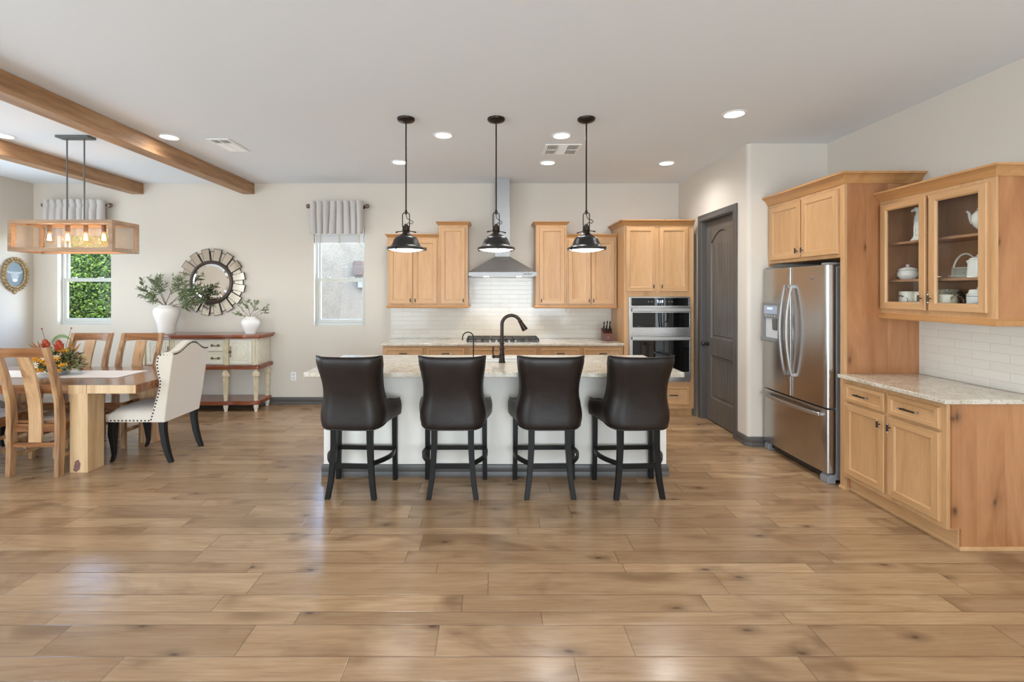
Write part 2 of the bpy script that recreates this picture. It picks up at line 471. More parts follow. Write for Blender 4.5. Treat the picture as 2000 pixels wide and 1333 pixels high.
M['sheesham_h'] = wood('sheesham_level', S(84, 46, 26), S(156, 104, 64), S(198, 148, 102), 'x', 6, .10, .2, fig=2.8, boards=.12, bx='y', knots=1.2, coat=.3, kp='xy')
M['splat'] = wood('sheesham_splat', S(116, 78, 48), S(184, 144, 104), S(208, 172, 132), 'z', 7, .10, .32, fig=2.6)
M['sheesham_pale'] = wood('pale_sapwood', S(176, 138, 96), S(198, 164, 122), S(212, 184, 146), 'z', 6, .1, .35, fig=1.6)
M['mahogany'] = wood('mahogany_stain', S(84, 36, 18), S(128, 64, 34), S(158, 86, 48), 'x', 6, .1, .22, coat=.4)
M['cream_paint'] = plain('aged_cream_paint', S(208, 200, 182), .42, noise=.06, nscale=12)
M['cream_dark'] = plain('antiqued_cream', S(198, 184, 154), .45, noise=.12, nscale=20)
M['granite'] = granite_mat()
M['tile'] = tile_mat('subway_tile', 'x', S(208, 200, 187), S(213, 206, 194), S(201, 193, 180))
M['tile_side'] = tile_mat('subway_tile_side', 'y', S(216, 209, 197), S(220, 214, 203), S(209, 202, 190))
M['steel'] = brushed('brushed_steel', (.50, .49, .48, 1), .26, 'x')
M['steel_v'] = brushed('fridge_steel', (.50, .475, .455, 1), .24, 'z')
M['steel_light'] = brushed('light_steel', (.46, .445, .43, 1), .42, 'x')
M['rim_steel'] = brushed('satin_rim_steel', (.36, .355, .35, 1), .5, 'x')
M['fridge_grey'] = plain('fridge_side_grey', S(128, 128, 130), .45, noise=.05)
M['plastic_grey'] = plain('grey_plastic', S(118, 118, 118), .35)
M['plastic_light'] = plain('light_grey_plastic', S(196, 198, 200), .3)
M['black_glass'] = plain('black_glass', (.004, .004, .004, 1), .03)
M['black'] = plain('black_enamel', (.012, .012, .012, 1), .35)
M['black_wood'] = plain('espresso_wood', (.008, .007, .006, 1), .38, Specular_IOR_Level=.22)
M['iron'] = plain('cast_iron', (.018, .018, .018, 1), .55)
M['bronze'] = plain('oil_rubbed_bronze', S(52, 42, 36), .32, .75, noise=.25, nscale=25)
M['bronze_dark'] = plain('dark_bronze_shade', S(50, 48, 47), .33, .55)
M['pewter'] = plain('pewter', S(150, 140, 128), .35, .9)
M['brass'] = plain('aged_brass', S(110, 92, 62), .4, .85)
M['grey_metal'] = plain('grey_metal', S(92, 94, 92), .5)
def leather():
    t = NT('dark_brown_leather'); _, co, _ = t.coords()
    v = t.n('TexVoronoi', Vector=co, Scale=260.0).outputs[0]
    n = t.n('TexNoise', Vector=co, Scale=7.0, Detail=4.0).outputs[0]
    t.bump(t.math('ADD', v, t.math('MULTIPLY', n, 6)), .0012, .35)
    return t.out(t.ramp(n, [(.3, S(25, 18, 15)), (.7, S(34, 26, 22))]), .40, Specular_IOR_Level=.4)
M['leather'] = leather()
def linen(name, a, b, sc_=420):
    t = NT(name); _, co, _ = t.coords()
    n = t.n('TexNoise', Vector=co, Scale=float(sc_), Detail=2.0).outputs[0]
    m = t.n('TexNoise', Vector=co, Scale=6.0, Detail=3.0).outputs[0]
    t.bump(n, .0008, .4)
    return t.out(t.mix(t.math('MULTIPLY', m, .5), t.ramp(n, [(.3, a), (.7, b)]), a), .85, Sheen_Weight=.15)
M['linen'] = linen('oatmeal_linen', S(198, 187, 172), S(216, 206, 193))
M['valance'] = linen('pale_valance_linen', S(184, 177, 173), S(202, 196, 192), 200)
M['runner'] = linen('cream_runner', S(226, 214, 202), S(238, 228, 218), 300)
M['ceramic'] = plain('white_ceramic', S(236, 234, 230), .18)
M['matt_ceramic'] = plain('matt_white_ceramic', S(236, 231, 225), .45)
M['white_paint'] = plain('white_paint', S(238, 238, 236), .5)
M['vinyl'] = plain('grey_window_vinyl', S(196, 196, 188), .45)
M['glass'] = glass_mat('window_glass', (.97, .98, .97, 1), .35)
M['cab_glass'] = glass_mat('cabinet_glass', (.95, .96, .95, 1))
M['bulb_glass'] = glass_mat('bulb_glass', (1, .9, .75, 1))
M['mirror'] = plain('mirror_silver', (.86, .86, .85, 1), .015, 1.0)
M['mirror_aged'] = plain('aged_mirror', (.70, .68, .64, 1), .10, 1.0)
M['can_glow'] = glow('downlight_glow', (1, .96, .91, 1), 22)
M['pendant_glow'] = glow('pendant_glow', (1, .97, .93, 1), 4.2)
M['filament'] = glow('warm_filament', (1, .62, .28, 1), 60)
M['hood_glow'] = glow('hood_lamp_glow', (1, .84, .6, 1), 40)
M['leaf'] = plain('olive_leaf', S(86, 100, 62), .5, noise=.35, nscale=14)
M['leaf2'] = plain('sage_leaf', S(108, 122, 74), .5, noise=.35, nscale=14)
M['twig'] = plain('twig_bark', S(98, 78, 60), .7, noise=.2)
M['moss'] = plain('moss', S(96, 88, 50), .9, noise=.4, nscale=60)
# ---------------------------------------------------------------- the room shell
CH = 3.05
mb = MB(); mb.box(-6.5, -4.7, -.12, 3.6, 6.7, 0); struct(mb.build('floor', M['floor'], smooth=0))
mb = MB(); mb.box(-6.5, -4.7, CH, 3.6, 6.7, CH+.2); struct(mb.build('ceiling', M['ceiling'], smooth=0))
W1 = (-5.99, 1.10, -5.25, 2.45); W2 = (-2.45, 1.085, -1.750, 2.45)
struct(slab(-6.47, 2.70, 0, CH, [W1, W2], 6.5, 6.66).build('wall_back', M['wall'], smooth=0))
struct(slab(-6.47, 3.53, 0, CH, [(-5.6, 0, -2.2, 2.55), (-.8, 0, 2.6, 2.55)], -4.65, -4.5).build('wall_rear', M['wall'], smooth=0))
def upright_along_y(name, x0, x1, y0, y1, holes, mat, kind=True):
    """slab() turned a quarter so that it runs along Y"""
    mb = slab(y0, y1, 0, CH, holes, 0, x1-x0)
    for v in mb.bm.verts: v.co = Vector((x0+v.co.y, v.co.x, v.co.z))
    return struct(mb.build(name, mat, smooth=0))
upright_along_y('wall_left', -6.47, -6.32, -4.5, 6.5, [(-2.6, 0, .4, 2.5), (3.6, 0, 5.6, 2.5)], M['wall'])
upright_along_y('wall_right', 3.38, 3.53, -4.5, 4.86, [], M['wall'])
DY0, DY1, DZ = 5.007, 5.79, 2.42
upright_along_y('wall_pantry', 2.58, 2.70, 4.86, 6.5, [(DY0, 0, DY1, DZ)], M['wall'])
mb = MB(); mb.box(2.72, 4.87, 0, 2.74, 6.49, CH); struct(mb.build('wall_pantry_light_block', M['wall'], smooth=0))  # added unseen slab that stops light leaking under the pantry door
mb = MB(); arc = [(2.62-.04*sin(a), 4.78-.04*cos(a)) for a in [pi/2*i/8 for i in range(9)]]
mb.prism([(3.38, 4.74)]+arc+[(2.58, 4.86), (3.38, 4.86)], 'z', 0, CH)
struct(mb.build('wall_alcove', M['wall'], smooth=30))

# glass doors the daylight comes through (rear and left)
def glazed(name, x0, x1, z1, y, n, turn=False):
    r = bpy.data.objects.new(name, None); col.objects.link(r); struct(r); r.location = (0, 0, 0)
    mb = slab(x0, x1, 0.001, z1, [(x0+.05+(x1-x0-.05)/n*i, .06, x0+(x1-x0-.05)/n*(i+1), z1-.05) for i in range(n)], y, y+.05)
    if turn:
        for v in mb.bm.verts: v.co = Vector((v.co.y, v.co.x, v.co.z))
    mb.build('frame', M['vinyl'], r, smooth=0)
glazed('door_2', -5.6, -2.2, 2.55, -4.6, 3); glazed('door_3', -.8, 2.6, 2.55, -4.6, 3); glazed('door_4', -2.6, .4, 2.5, -6.42, 2, True); glazed('door_5', 3.6, 5.6, 2.5, -6.42, 2, True)

# single-hung windows
def window(name, W):
    x0, z0, x1, z1 = W
    r = bpy.data.objects.new(name, None); col.objects.link(r); struct(r); r.location = (x0, 6.57, z0)
    w, h = x1-x0, z1-z0; zm = 1.715-z0
    slab(0, w, 0, h, [(.035, .04, w-.02, h-.03)], 0, .07).build('window_frame', M['vinyl'], r, bevel=.003)
    s = slab(.036, w-.021, .041, zm+.03, [(.07, .085, w-.055, zm-.02)], .004, .034).build('sash', M['vinyl'], r, bevel=.003)
    for k in (.17, w-.2):
        m2 = MB(); m2.box(k-.02, -.012, zm+.031, k+.03, .02, zm+.045); m2.build('sash_latch', M['vinyl'], s, bevel=.002)
    slab(.036, w-.021, zm, h-.031, [(.062, zm+.03, w-.045, h-.06)], .036, .064).build('sash', M['vinyl'], r, bevel=.003)
    m = MB(); m.box(.071, .016, .086, w-.056, .02, zm-.021); m.build('pane', M['glass'], r, smooth=0)
    m = MB(); m.box(.063, .048, zm+.031, w-.046, .052, h-.061); m.build('pane', M['glass'], r, smooth=0)
window('window_1', W1); window('window_2', W2)

# pantry door in its casing
r = bpy.data.objects.new('door_1', None); col.objects.link(r); struct(r); r.location = (2.58, DY1, 0); r.rotation_euler = (0, 0, R(-90))
dw = DY1-DY0
m = MB(); cw = .07
prof = [(0, 0), (0, -.018), (.02, -.02), (.05, -.012), (cw, -.014), (cw, 0)]
def casing_rows(m, ins):
    return [m.v(p) for p in ins]
path = [((0, 0), (-1, 0)), ((0, DZ), (-1, 1)), ((dw, DZ), (1, 1)), ((dw, 0), (1, 0))]
rows = [[m.v((p[0]+o[0]*u, d, p[1]+o[1]*u)) for u, d in prof] for p, o in path]
for A, B in zip(rows, rows[1:]):
    for j in range(len(prof)): m.f([A[j], A[(j+1) % 6], B[(j+1) % 6], B[j]])
m.f(rows[0][::-1]); m.f(rows[-1])
m.build('casing', M['base'], r)
m = MB()
m.box(0, 0, 0, .012, .12, DZ); m.box(dw-.012, 0, 0, dw, .12, DZ); m.box(.012, 0, DZ-.012, dw-.012, .12, DZ)
m.box(.012, .094, 0, .03, .12, DZ-.012)
m.build('jamb', M['base'], r, bevel=.002)
m = slab(.014, dw-.014, .012, DZ-.014, [(.13, .285, dw-.13, .80), (.13, 1.005, dw-.13, 2.29)], .055, .090)
arcpts = [(.13+(dw-.26)*i/20, 2.14+.135*sin(pi*i/20)) for i in range(21)]
m.prism([(.13, 2.29)]+arcpts+[(dw-.13, 2.29)], 'y', .055, .085)
for z0_, z1_ in ((.285, .80), (1.005, 2.29)):
    m.rings(.13, z0_, dw-.13, z1_, .055, [(0, 0), (.012, .014), (.03, .018), (.036, .012)], fill=False, rail=0)
    m.box(.166, .067, z0_+.036, dw-.166, .085, z1_-.036)
    k = .166+.045
    while k < dw-.18:
        m.box(k-.004, .0635, z0_+.045, k+.004, .068, z1_-.09 if z1_ < 1 else 2.12); k += .058
lf = m.build('door_leaf', M['door'], r, bevel=.003)
m = MB(); kx = .065
m.lathe([(.026, .0545), (.026, .048), (.012, .046), (.010, .012), (.022, .008), (.027, -.006), (.022, -.020), (.004, -.026)], (kx, 0, .925), 20, ax='y')
m.build('door_handle', M['bronze_dark'], r)

# baseboards
BP = [(0, 0), (.016, 0), (.016, .035), (.013, .04), (.016, .045), (.016, .085), (.010, .098), (0, .10)]
def baseboard(name, path, side):
    m = MB(); m.sweep(path, BP, side); struct(m.build(name, M['base']))
baseboard('baseboard_back', [(-6.32, 6.5), (-1.375, 6.5)], 1)
baseboard('baseboard_left', [(-6.32, 5.6), (-6.32, 6.484)], 1)
baseboard('baseboard_pantry', [(2.58, 4.93), (2.58, 4.78), (2.62, 4.74), (2.745, 4.74)], 1)

# oak beams under the ceiling
def beam(x0, x1, label):
    m = MB(); m.box(0, -4.45, -.15, x1-x0, 6.499, -.0005)
    o = m.build('ceiling_beam', M['beam'], bevel=.004, loc=(x0, 0, CH)); tag(o, label, 'beam', 'oak ceiling beams')
beam(-3.43, -3.27, 'long oak ceiling beam nearer the kitchen, right of the linear chandelier')
beam(-4.965, -4.80, 'oak ceiling beam over the dining window, left and behind the chandelier rods')

# recessed downlights
pos = [(2.03, 3.94, 'recessed ceiling light nearest the fridge cabinets, largest on the right'), (-.458, 4.48, 'recessed ceiling light between the left and middle island pendants'),
       (.669, 4.49, 'recessed ceiling light between the middle and right pendants, in front of the square vent'), (.651, 5.44, 'recessed ceiling light behind the square vent, toward the back cabinets'),
       (-1.057, 5.42, 'recessed ceiling light just behind the rod of the left pendant'), (2.03, 5.46, 'recessed ceiling light above the tall oven cabinet near the pantry door'),
       (-3.10, 4.53, 'recessed ceiling light close beside the near oak beam'), (-4.66, 4.49, 'recessed ceiling light at the left picture edge between the two beams')]
pos += [(x, y, lb) for x, y, lb in ((-3.4, 2.24, 'added recessed ceiling light out of view overhead on the left'), (-.6, 2.24, 'added recessed ceiling light out of view overhead in the middle'), (2.0, 2.24, 'added recessed ceiling light out of view overhead on the right'), (-3.4, -1.8, 'added unseen recessed ceiling light at the rear left of the room'), (-.6, -1.8, 'added unseen recessed ceiling light at the rear middle of the room'), (2.2, -1.8, 'added unseen recessed ceiling light at the rear right of the room'))]  # six added fixtures out of view, put in to brighten the floor
first = None
for x, y, lb in pos:
    if first is None:
        first = thing('recessed_light', lb, 'ceiling light', (x, y, CH), 0, 'recessed ceiling lights')
        m = MB(); m.lathe([(.072, -.004), (.080, -.009), (.098, -.003), (.098, -.0004), (.072, -.0004), (.072, -.004)], seg=40, cap=False); m.build('trim_ring', M['white_paint'], first)
        m = MB(); m.lathe([(.0715, -.0035), (.0715, -.001)], seg=40); m.build('lens', M['can_glow'], first)
    else: dup(first, (x, y, CH), 0, lb)
    l = bpy.data.lights.new('recessed_lamp', 'SPOT'); l.energy = 22 if x < -2.5 and y > 4 else ((66 if x > 1.5 else 60) if y < 3 and y > 0 else 30 if y < 0 else 88 if x > 1.5 else 62); l.color = (1, .985, .955); l.spot_size = R(158); l.spot_blend = 1.0; l.shadow_soft_size = .075
    lo = bpy.data.objects.new('recessed_lamp', l); lo.location = (x, y, CH-.012); col.objects.link(lo)

# ceiling registers
def vent(loc, w, d, n, label, three=False):
    r = thing('ceiling_vent', label, 'air vent', loc, 0, 'ceiling air vents')
    m = MB(); f_ = .028
    m.box(0, 0, -.008, w, f_, -.0005); m.box(0, d-f_, -.008, w, d, -.0005); m.box(0, f_, -.008, f_, d-f_, -.0005); m.box(w-f_, f_, -.008, w, d-f_, -.0005)
    m.build('frame', M['white_paint'], r, bevel=.002)
    m = MB(); m.box(f_, f_, -.002, w-f_, d-f_, -.0008); m.build('duct_back', M['grey_metal'], r, smooth=0)
    m = MB()
    def slats_x(x0, x1, y0, y1, n, tilt):   # slats running along Y
        for i in range(n):
            x = x0+(x1-x0)*(i+.5)/n
            m.hexa([(x-.002+tilt, y0, -.010), (x+.004+tilt, y0, -.010), (x+.004+tilt, y1, -.010), (x-.002+tilt, y1, -.010)], [(x-.003, y0, -.002), (x+.003, y0, -.002), (x+.003, y1, -.002), (x-.003, y1, -.002)])
    def slats_y(x0, x1, y0, y1, n, tilt):
        for i in range(n):
            y = y0+(y1-y0)*(i+.5)/n
            m.hexa([(x0, y-.002+tilt, -.010), (x1, y-.002+tilt, -.010), (x1, y+.004+tilt, -.010), (x0, y+.004+tilt, -.010)], [(x0, y-.003, -.002), (x1, y-.003, -.002), (x1, y+.003, -.002), (x0, y+.003, -.002)])
    if three:
        a, b = w*.37, w*.63
        slats_x(f_, a, f_, d-f_, 6, -.010); slats_x(b, w-f_, f_, d-f_, 6, -.010); slats_y(a, b, f_, d-f_, 14, .008)
        m.box(a-.004, f_, -.011, a+.004, d-f_, -.002); m.box(b-.004, f_, -.011, b+.004, d-f_, -.002); m.box(f_, d/2-.006, -.011, w-f_, d/2+.006, -.002)
    else:
        slats_x(f_, w-f_, f_, d*.3, 9, .006); slats_y(f_, w-f_, d*.3, d-f_, 14, .008)
        m.box(w/2-.005, f_, -.011, w/2+.005, d-f_, -.002)
    m.build('louver', M['white_paint'], r, smooth=0)
vent((.545, 4.75, CH), .37, .36, 7, 'square white ceiling vent between the middle and right pendants', True)
vent((-2.78, 4.58, CH), .22, .42, 9, 'narrow white ceiling vent to the right of the near oak beam')

# tiled splashbacks
def plate(name, boxes, mat, label, cat):
    m = MB()
    for b in boxes: m.box(*b)
    o = m.build(name, mat, smooth=0); return tag(o, label, cat)
o = slab(-1.385, 1.648, .9155, 1.76, [(-1.385, 1.345, -.31, 1.76), (.58, 1.345, 1.648, 1.76)], 6.491, 6.4995).build('tile_backsplash', M['tile'], smooth=0)
tag(o, 'cream subway tile backsplash behind the cooktop, rising to the range hood', 'backsplash')
plate('tile_backsplash', [(3.3715, 2.86, .9155, 3.3795, 3.714, 1.35)], M['tile_side'], 'cream subway tile backsplash under the glass cabinet by the fridge', 'backsplash')

# wall outlet
r = thing('wall_outlet', 'small white power outlet low on the back wall right of the sideboard', 'outlet', (-2.73, 6.4995, .33))
m = MB(); m.box(-.036, -.006, 0, .036, 0, .115); m.build('cover_plate', M['white_paint'], r, bevel=.003)
for z_ in (.03, .085):
    m = MB(); m.lathe([(.016, -.0085), (.016, -.0062)], (0, 0, z_-.0), 16, ax='y'); m.build('socket', M['plastic_light'], r)

# added unseen roofs and walls, keeping sky light out of the doors
sky_block = plain('sky_block_beige', S(176, 166, 150), .9)
m = MB(); m.box(-9.5, -8.6, 2.75, 3.6, -4.72, 2.95); struct(m.build('ceiling_sky_block_rear', sky_block, smooth=0))
m = MB(); m.box(-10.2, -4.7, 2.75, -6.52, 6.2, 2.95); struct(m.build('ceiling_sky_block_left', sky_block, smooth=0))
m = MB(); m.box(-9.5, -9.0, -.3, 3.6, -8.8, 2.7); struct(m.build('wall_sky_block_rear', sky_block, smooth=0))
m = MB(); m.box(-10.6, -8.6, -.3, -10.4, 6.2, 2.7); struct(m.build('wall_sky_block_left', sky_block, smooth=0))
# ---------------------------------------------------------------- outside the windows
m = MB(); m.box(-14, 6.7, -.3, 6, 18, -.16); struct(m.build('ground', plain('gravel', S(176, 158, 134), .9, noise=.2, nscale=20), smooth=0))
st = NT('grey_stucco'); _co = st.n('TexCoord').outputs['Object']
_n1 = st.n('TexNoise', Vector=_co, Scale=2.2, Detail=6.0, Roughness=.7).outputs[0]; _n2 = st.n('TexNoise', Vector=_co, Scale=26.0, Detail=5.0, Roughness=.7).outputs[0]
_c = st.mix(.4, st.ramp(_n1, [(.35, S(76, 67, 55)), (.65, S(95, 85, 71))]), st.ramp(_n2, [(.35, S(66, 58, 47)), (.65, S(118, 107, 90))]))
st.bump(_n2, .01, .6); st.out(_c, .9)
m = MB(); m.box(-8.0, 12, -.16, 1.0, 12.25, 2.95)
o = m.build('stucco_wall', st.m, smooth=0); tag(o, 'grey mottled stucco house wall seen through the window beside the kitchen', 'wall')
r = thing('wall_lantern', 'brown carriage lantern on the stucco wall outside the kitchen side window', 'lantern', (-3.36, 11.99, 1.96))
m = MB(); m.prism([(-.11, 0), (.11, 0), (.13, .30), (.09, .36), (-.09, .36), (-.13, .30)], 'y', -.16, -.02); m.build('lantern_body', plain('rust_brown', S(62, 44, 30), .6, noise=.4, nscale=18), r, bevel=.01)
m = MB(); m.box(-.04, -.02, .12, .04, .008, .26); m.build('backplate', M['bronze'], r)
r = thing('utility_box', 'pale utility box fixed under the lantern on the stucco wall', 'meter box', (-3.27, 11.99, 1.64))
m = MB(); m.box(-.11, -.10, 0, .11, .008, .18); m.build('housing', plain('pale_blue_grey', S(96, 92, 84), .5), r, bevel=.01)
m = MB(); m.hexa([(-.12, -.12, .18), (.12, -.12, .18), (.12, .008, .18), (-.12, .008, .18)], [(-.12, -.10, .19), (.12, -.10, .19), (.12, .008, .215), (-.12, .008, .215)]); m.build('hood', plain('pale_grey_hood', S(88, 86, 84), .5), r)
# hedge outside the dining window
rg = random.Random(3)
m = MB()
for i in range(42000):
    x = rg.uniform(-9.6, -5.2); z = rg.uniform(-.1, 3.2); y = 8.15+rg.random()**1.5*.5
    y += .18*mnoise.noise(Vector((x*1.6, z*1.6, 0)))
    if z > 2.85+.25*mnoise.noise(Vector((x*2.1, 3.3, 0)))+.1: continue
    d = Vector((rg.gauss(0, .7), rg.gauss(-.5, .5), rg.gauss(-.1, .6))); nn = Vector((rg.gauss(0, .6), -1, rg.gauss(.5, .5)))
    m.leaf((x, y, z), d, nn, rg.uniform(.035, .065), rg.uniform(.02, .036), mi=rg.choice((0, 0, 1, 2)))
def leafmat(name, c, tr):
    t = NT(name); t.out(c, .45)
    tl = t.n('BsdfTranslucent', Color=tr); mx = t.n('MixShader'); mx.inputs[0].default_value = .35
    out_ = [n for n in t.t.nodes if n.type == 'OUTPUT_MATERIAL'][0]
    t.t.links.new(t.b.outputs[0], mx.inputs[1]); t.t.links.new(tl.outputs[0], mx.inputs[2]); t.t.links.new(mx.outputs[0], out_.inputs[0])
    return t.m
hg = thing('hedge', 'sunlit bright green hedge filling the dining room window', 'hedge', (-7.3, 8.3, -.16))
o = m.build('foliage', [leafmat('hedge_leaf', S(84, 108, 28), S(120, 146, 24)), leafmat('hedge_leaf_light', S(124, 142, 44), S(146, 160, 44)), leafmat('hedge_leaf_dark', S(46, 68, 20), S(72, 102, 18))], hg, smooth=0)
o.location = (7.3, -8.3, .16)
m = MB(); m.box(-2.3, .35, 0, 2.1, 1.1, 2.85); m.build('shade_core', plain('hedge_shade', S(28, 42, 18), .9, noise=.5, nscale=9), hg, smooth=0)  # solid dark core; the shade inside the hedge is put into its colour
# ---------------------------------------------------------------- cabinets
DR = [(0, .020), (0, .005), (.004, .0), (.050, .0), (.055, .003), (.060, .009), (.066, .010)]
DW = [M['maple'], M['maple_h']]
def pull_v(parent, x, z):
    """short upright bar pull on a post"""
    m = MB(); m.cyl((x, -.002, z), (x, -.024, z), .0035, seg=10); m.cyl((x, -.024, z-.024), (x, -.024, z+.024), .0062, seg=12)
    m.cyl((x, -.024, z-.030), (x, -.024, z-.024), .0066, seg=12, mi=1); m.cyl((x, -.024, z+.024), (x, -.024, z+.030), .0066, seg=12, mi=1)
    return m.build('handle', [M['bronze'], M['steel_light']], parent)
def pull_h(parent, x, z, ln=.13):
    m = MB()
    for s in (-1, 1): m.cyl((x+s*ln*.33, -.002, z), (x+s*ln*.33, -.026, z), .004, seg=10)
    m.cyl((x-ln*.38, -.026, z), (x+ln*.38, -.026, z), .0062, seg=12)
    for s in (-1, 1): m.cyl((x+s*ln*.38, -.026, z), (x+s*ln*.5, -.026, z), .0066, seg=12, mi=1)
    return m.build('handle', [M['bronze'], M['steel_light']], parent)
def door(root, x0, z0, x1, z1, pull=None, rail=.05, name='door'):
    m = MB(); m.rings(x0, z0, x1, z1, -.020, [(a if a <= .004 else a*rail/.05, b) for a, b in DR])
    d = m.build(name, DW, root, smooth=25)
    if pull: 
        h = pull_v(d, *pull[1:]) if pull[0] == 'v' else pull_h(d, *pull[1:])
        for v in h.data.vertices: v.co.y -= .0195
    return d
CROWN = [(0, 0), (.006, 0), (.010, .010), (.018, .018), (.024, .032), (.040, .050), (.050, .056), (.056, .056), (.056, .070), (0, .070)]
def crown(root, path, side, z=0, k=1.0):
    m = MB(); m.sweep(path, [(o*k, z+h*k) for o, h in CROWN], side)
    return m.build('crown_moulding', M['crown'], root, smooth=30)

def upper(label, x, w, z0, z1, d, doors, y=6.17, left=True, right=True, rail='', group='wall cabinets on the back wall'):
    r = thing('upper_cabinet', label, 'cabinet', (x, y, z0), 0, group)
    h = z1-z0; m = MB(); m.box(0, 0, 0, w, d, h); m.build('body', M['maple'], r, bevel=.002)
    p = ([(0, d)] if 'l' in rail else [])+[(0, 0), (w, 0)]+([(w, d)] if 'r' in rail else [])
    m = MB(); m.sweep(p, [(0, 0), (.010, 0), (.014, .006), (.014, .026), (.008, .034), (0, .036)], 1)
    m.build('light_rail', M['crown'], r)
    for dd in doors: door(r, *dd)
    p = [(0, 0), (w, 0)]
    if left: p = [(0, d)]+p
    if right: p = p+[(w, d)]
    crown(r, p, 1, h-.004, .62 if not (left and right) else .66)
    return r
UD = .320
upper('short double-door wall cabinet left of the hood, behind the left pendant', -1.361, .668, 1.342, 2.27, UD, [(.022, .055, .326, .90, ('v', .302, .10)), (.342, .055, .646, .90, ('v', .366, .10))], right=False, rail='l')
upper('tall narrow wall cabinet directly left of the range hood', -.692, .382, 1.342, 2.43, UD, [(.03, .055, .345, 1.055, ('v', .322, .10))], rail='r')
upper('tall narrow wall cabinet directly right of the range hood', .580, .404, 1.338, 2.43, UD, [(.045, .055, .375, 1.06, ('v', .07, .10))], rail='l')
upper('short double-door wall cabinet right of the hood, beside the oven tower', .985, .655, 1.338, 2.27, UD, [(.02, .055, .310, .90, ('v', .288, .10)), (.322, .055, .620, .90, ('v', .344, .10))], left=False, right=False)

def base_cab(label, x, w, drawers, doors, y=5.89, d=.605):
    r = thing('base_cabinet', label, 'cabinet', (x, y, 0), 0, 'base cabinets along the back wall')
    m = MB(); m.box(0, 0, .10, w, d, .884); m.build('body', M['maple'], r, bevel=.002)
    m = MB(); m.box(0, .06, 0, w, .075, .0995); m.build('toe_kick', M['maple_end'], r)
    for x0, z0, x1, z1, p in drawers: door(r, x0, z0, x1, z1, p, .028, 'drawer')
    for x0, z0, x1, z1, p in doors: door(r, x0, z0, x1, z1, p)
    return r
H1 = .855
for i, (x, w_, lb) in enumerate([(-1.362, .53, 'base cabinet at the left end of the back counter'), (-.831, .52, 'base cabinet just left of the cooktop'), (.595, .525, 'base cabinet just right of the cooktop'), (1.121, .526, 'base cabinet right end of back counter, beside the oven tower')]):
    base_cab(lb, x, w_, [(.025, .72, w_-.025, H1, ('h', w_/2, .787))], [(.025, .13, w_/2-.004, .70, ('v', w_/2-.03, .64)), (w_/2+.004, .13, w_-.025, .70, ('v', w_/2+.03, .64))])
base_cab('wide base cabinet under the cooktop', -.310, .904, [(.035, .72, .869, H1, None)], [(.035, .13, .448, .70, ('v', .42, .64)), (.456, .13, .869, .70, ('v', .484, .64))])
# counter of the back wall
m = MB(); m.box(0, 0, 0, 3.028, .645, .0295)
o = m.build('countertop', M['granite'], bevel=.005, loc=(-1.382, 5.846, .8845)); tag(o, 'beige speckled granite countertop along the back wall under the hood', 'countertop')

# ---------------------------------------------------------------- oven tower
OX, OY, OW, OD = 1.651, 5.87, .868, .625
r = thing('oven_cabinet', 'tall maple oven tower with two doors above the ovens and a drawer below', 'cabinet', (OX, OY, 0))
m = slab(0, OW, .10, 2.385, [(.058, .435, .812, 1.495)], 0, .02)
m.box(0, .02, .10, .018, OD, 2.385); m.box(OW-.018, .02, .10, OW, OD, 2.385); m.box(.018, .02, 1.497, OW-.018, OD, 1.515); m.box(.018, .02, .415, OW-.018, OD, .433)
m.box(.018, .02, 2.367, OW-.018, OD, 2.385); m.box(.018, OD-.012, .433, OW-.018, OD, 1.497)
m.build('body', M['maple'], r, smooth=0)
m = MB(); m.box(0, .06, 0, OW, .075, .0995); m.sweep([(0, .06), (OW, .06)], [(0, 0), (.012, 0), (.012, .012), (0, .018)], 1); m.build('toe_kick', M['maple'], r)
door(r, .020, 1.56, .385, 2.365, ('v', .358, 1.62)); door(r, .436, 1.56, .795, 2.365, ('v', .462, 1.62))
door(r, .03, .15, .815, .385, ('h', .6, .272, .14), .035, 'drawer')
crown(r, [(0, OD), (0, 0), (OW, 0)], 1, 2.383, .95)

r = thing('wall_oven', 'stainless double wall oven with black glass and clock set in the maple tower', 'oven', (OX+.058, OY-.001, .437))
ow = .754
m = MB(); m.box(.004, .022, .002, ow-.004, .55, 1.055); m.build('oven_box', M['black'], r, smooth=0)
m = MB(); m.box(-.004, -.024, .0, ow+.004, -.001, 1.055); m.build('trim', M['steel'], r, bevel=.002)
m = MB(); m.box(.026, -.034, .945, ow-.026, -.0245, 1.042); m.build('control_panel', M['black_glass'], r, bevel=.002)
mt = bpy.data.objects.new('clock_display', text_mesh('7:19', .048)); col.objects.link(mt); mt.data.materials.append(glow('clock_glow', (.55, .72, 1, 1), 3.0)); mt.parent = r; mt.location = (ow/2-.0, -.0352, .994); mt.rotation_euler = (R(90), 0, 0)
for k in (-.14, -.10, -.06, .07, .11, .15):
    m = MB(); m.lathe([(.009, -.0352), (.009, -.0345)], (ow/2+k, 0, .995), 12, ax='y'); m.build('button', M['grey_metal'], r)
def oven_door(z0, z1, gz0, gz1):
    d = slab(.0, ow, z0, z1, [(.035, gz0, ow-.02, gz1)], -.055, -.0245).build('door', M['steel'], r, bevel=.003)
    m = MB(); m.box(.036, -.050, gz0+.001, ow-.021, -.0265, gz1-.001); m.build('door_glass', M['black_glass'], d, smooth=0)
    m = MB(); hz = z1-.030
    m.box(.02, -.098, hz-.020, ow-.02, -.078, hz+.020)
    for k in (.05, ow-.05): m.box(k-.012, -.078, hz-.012, k+.012, -.0555, hz+.012)
    m.build('handle', M['steel_light'], d, bevel=.006)
oven_door(.595, .925, .680, .858); oven_door(.030, .575, .130, .515)

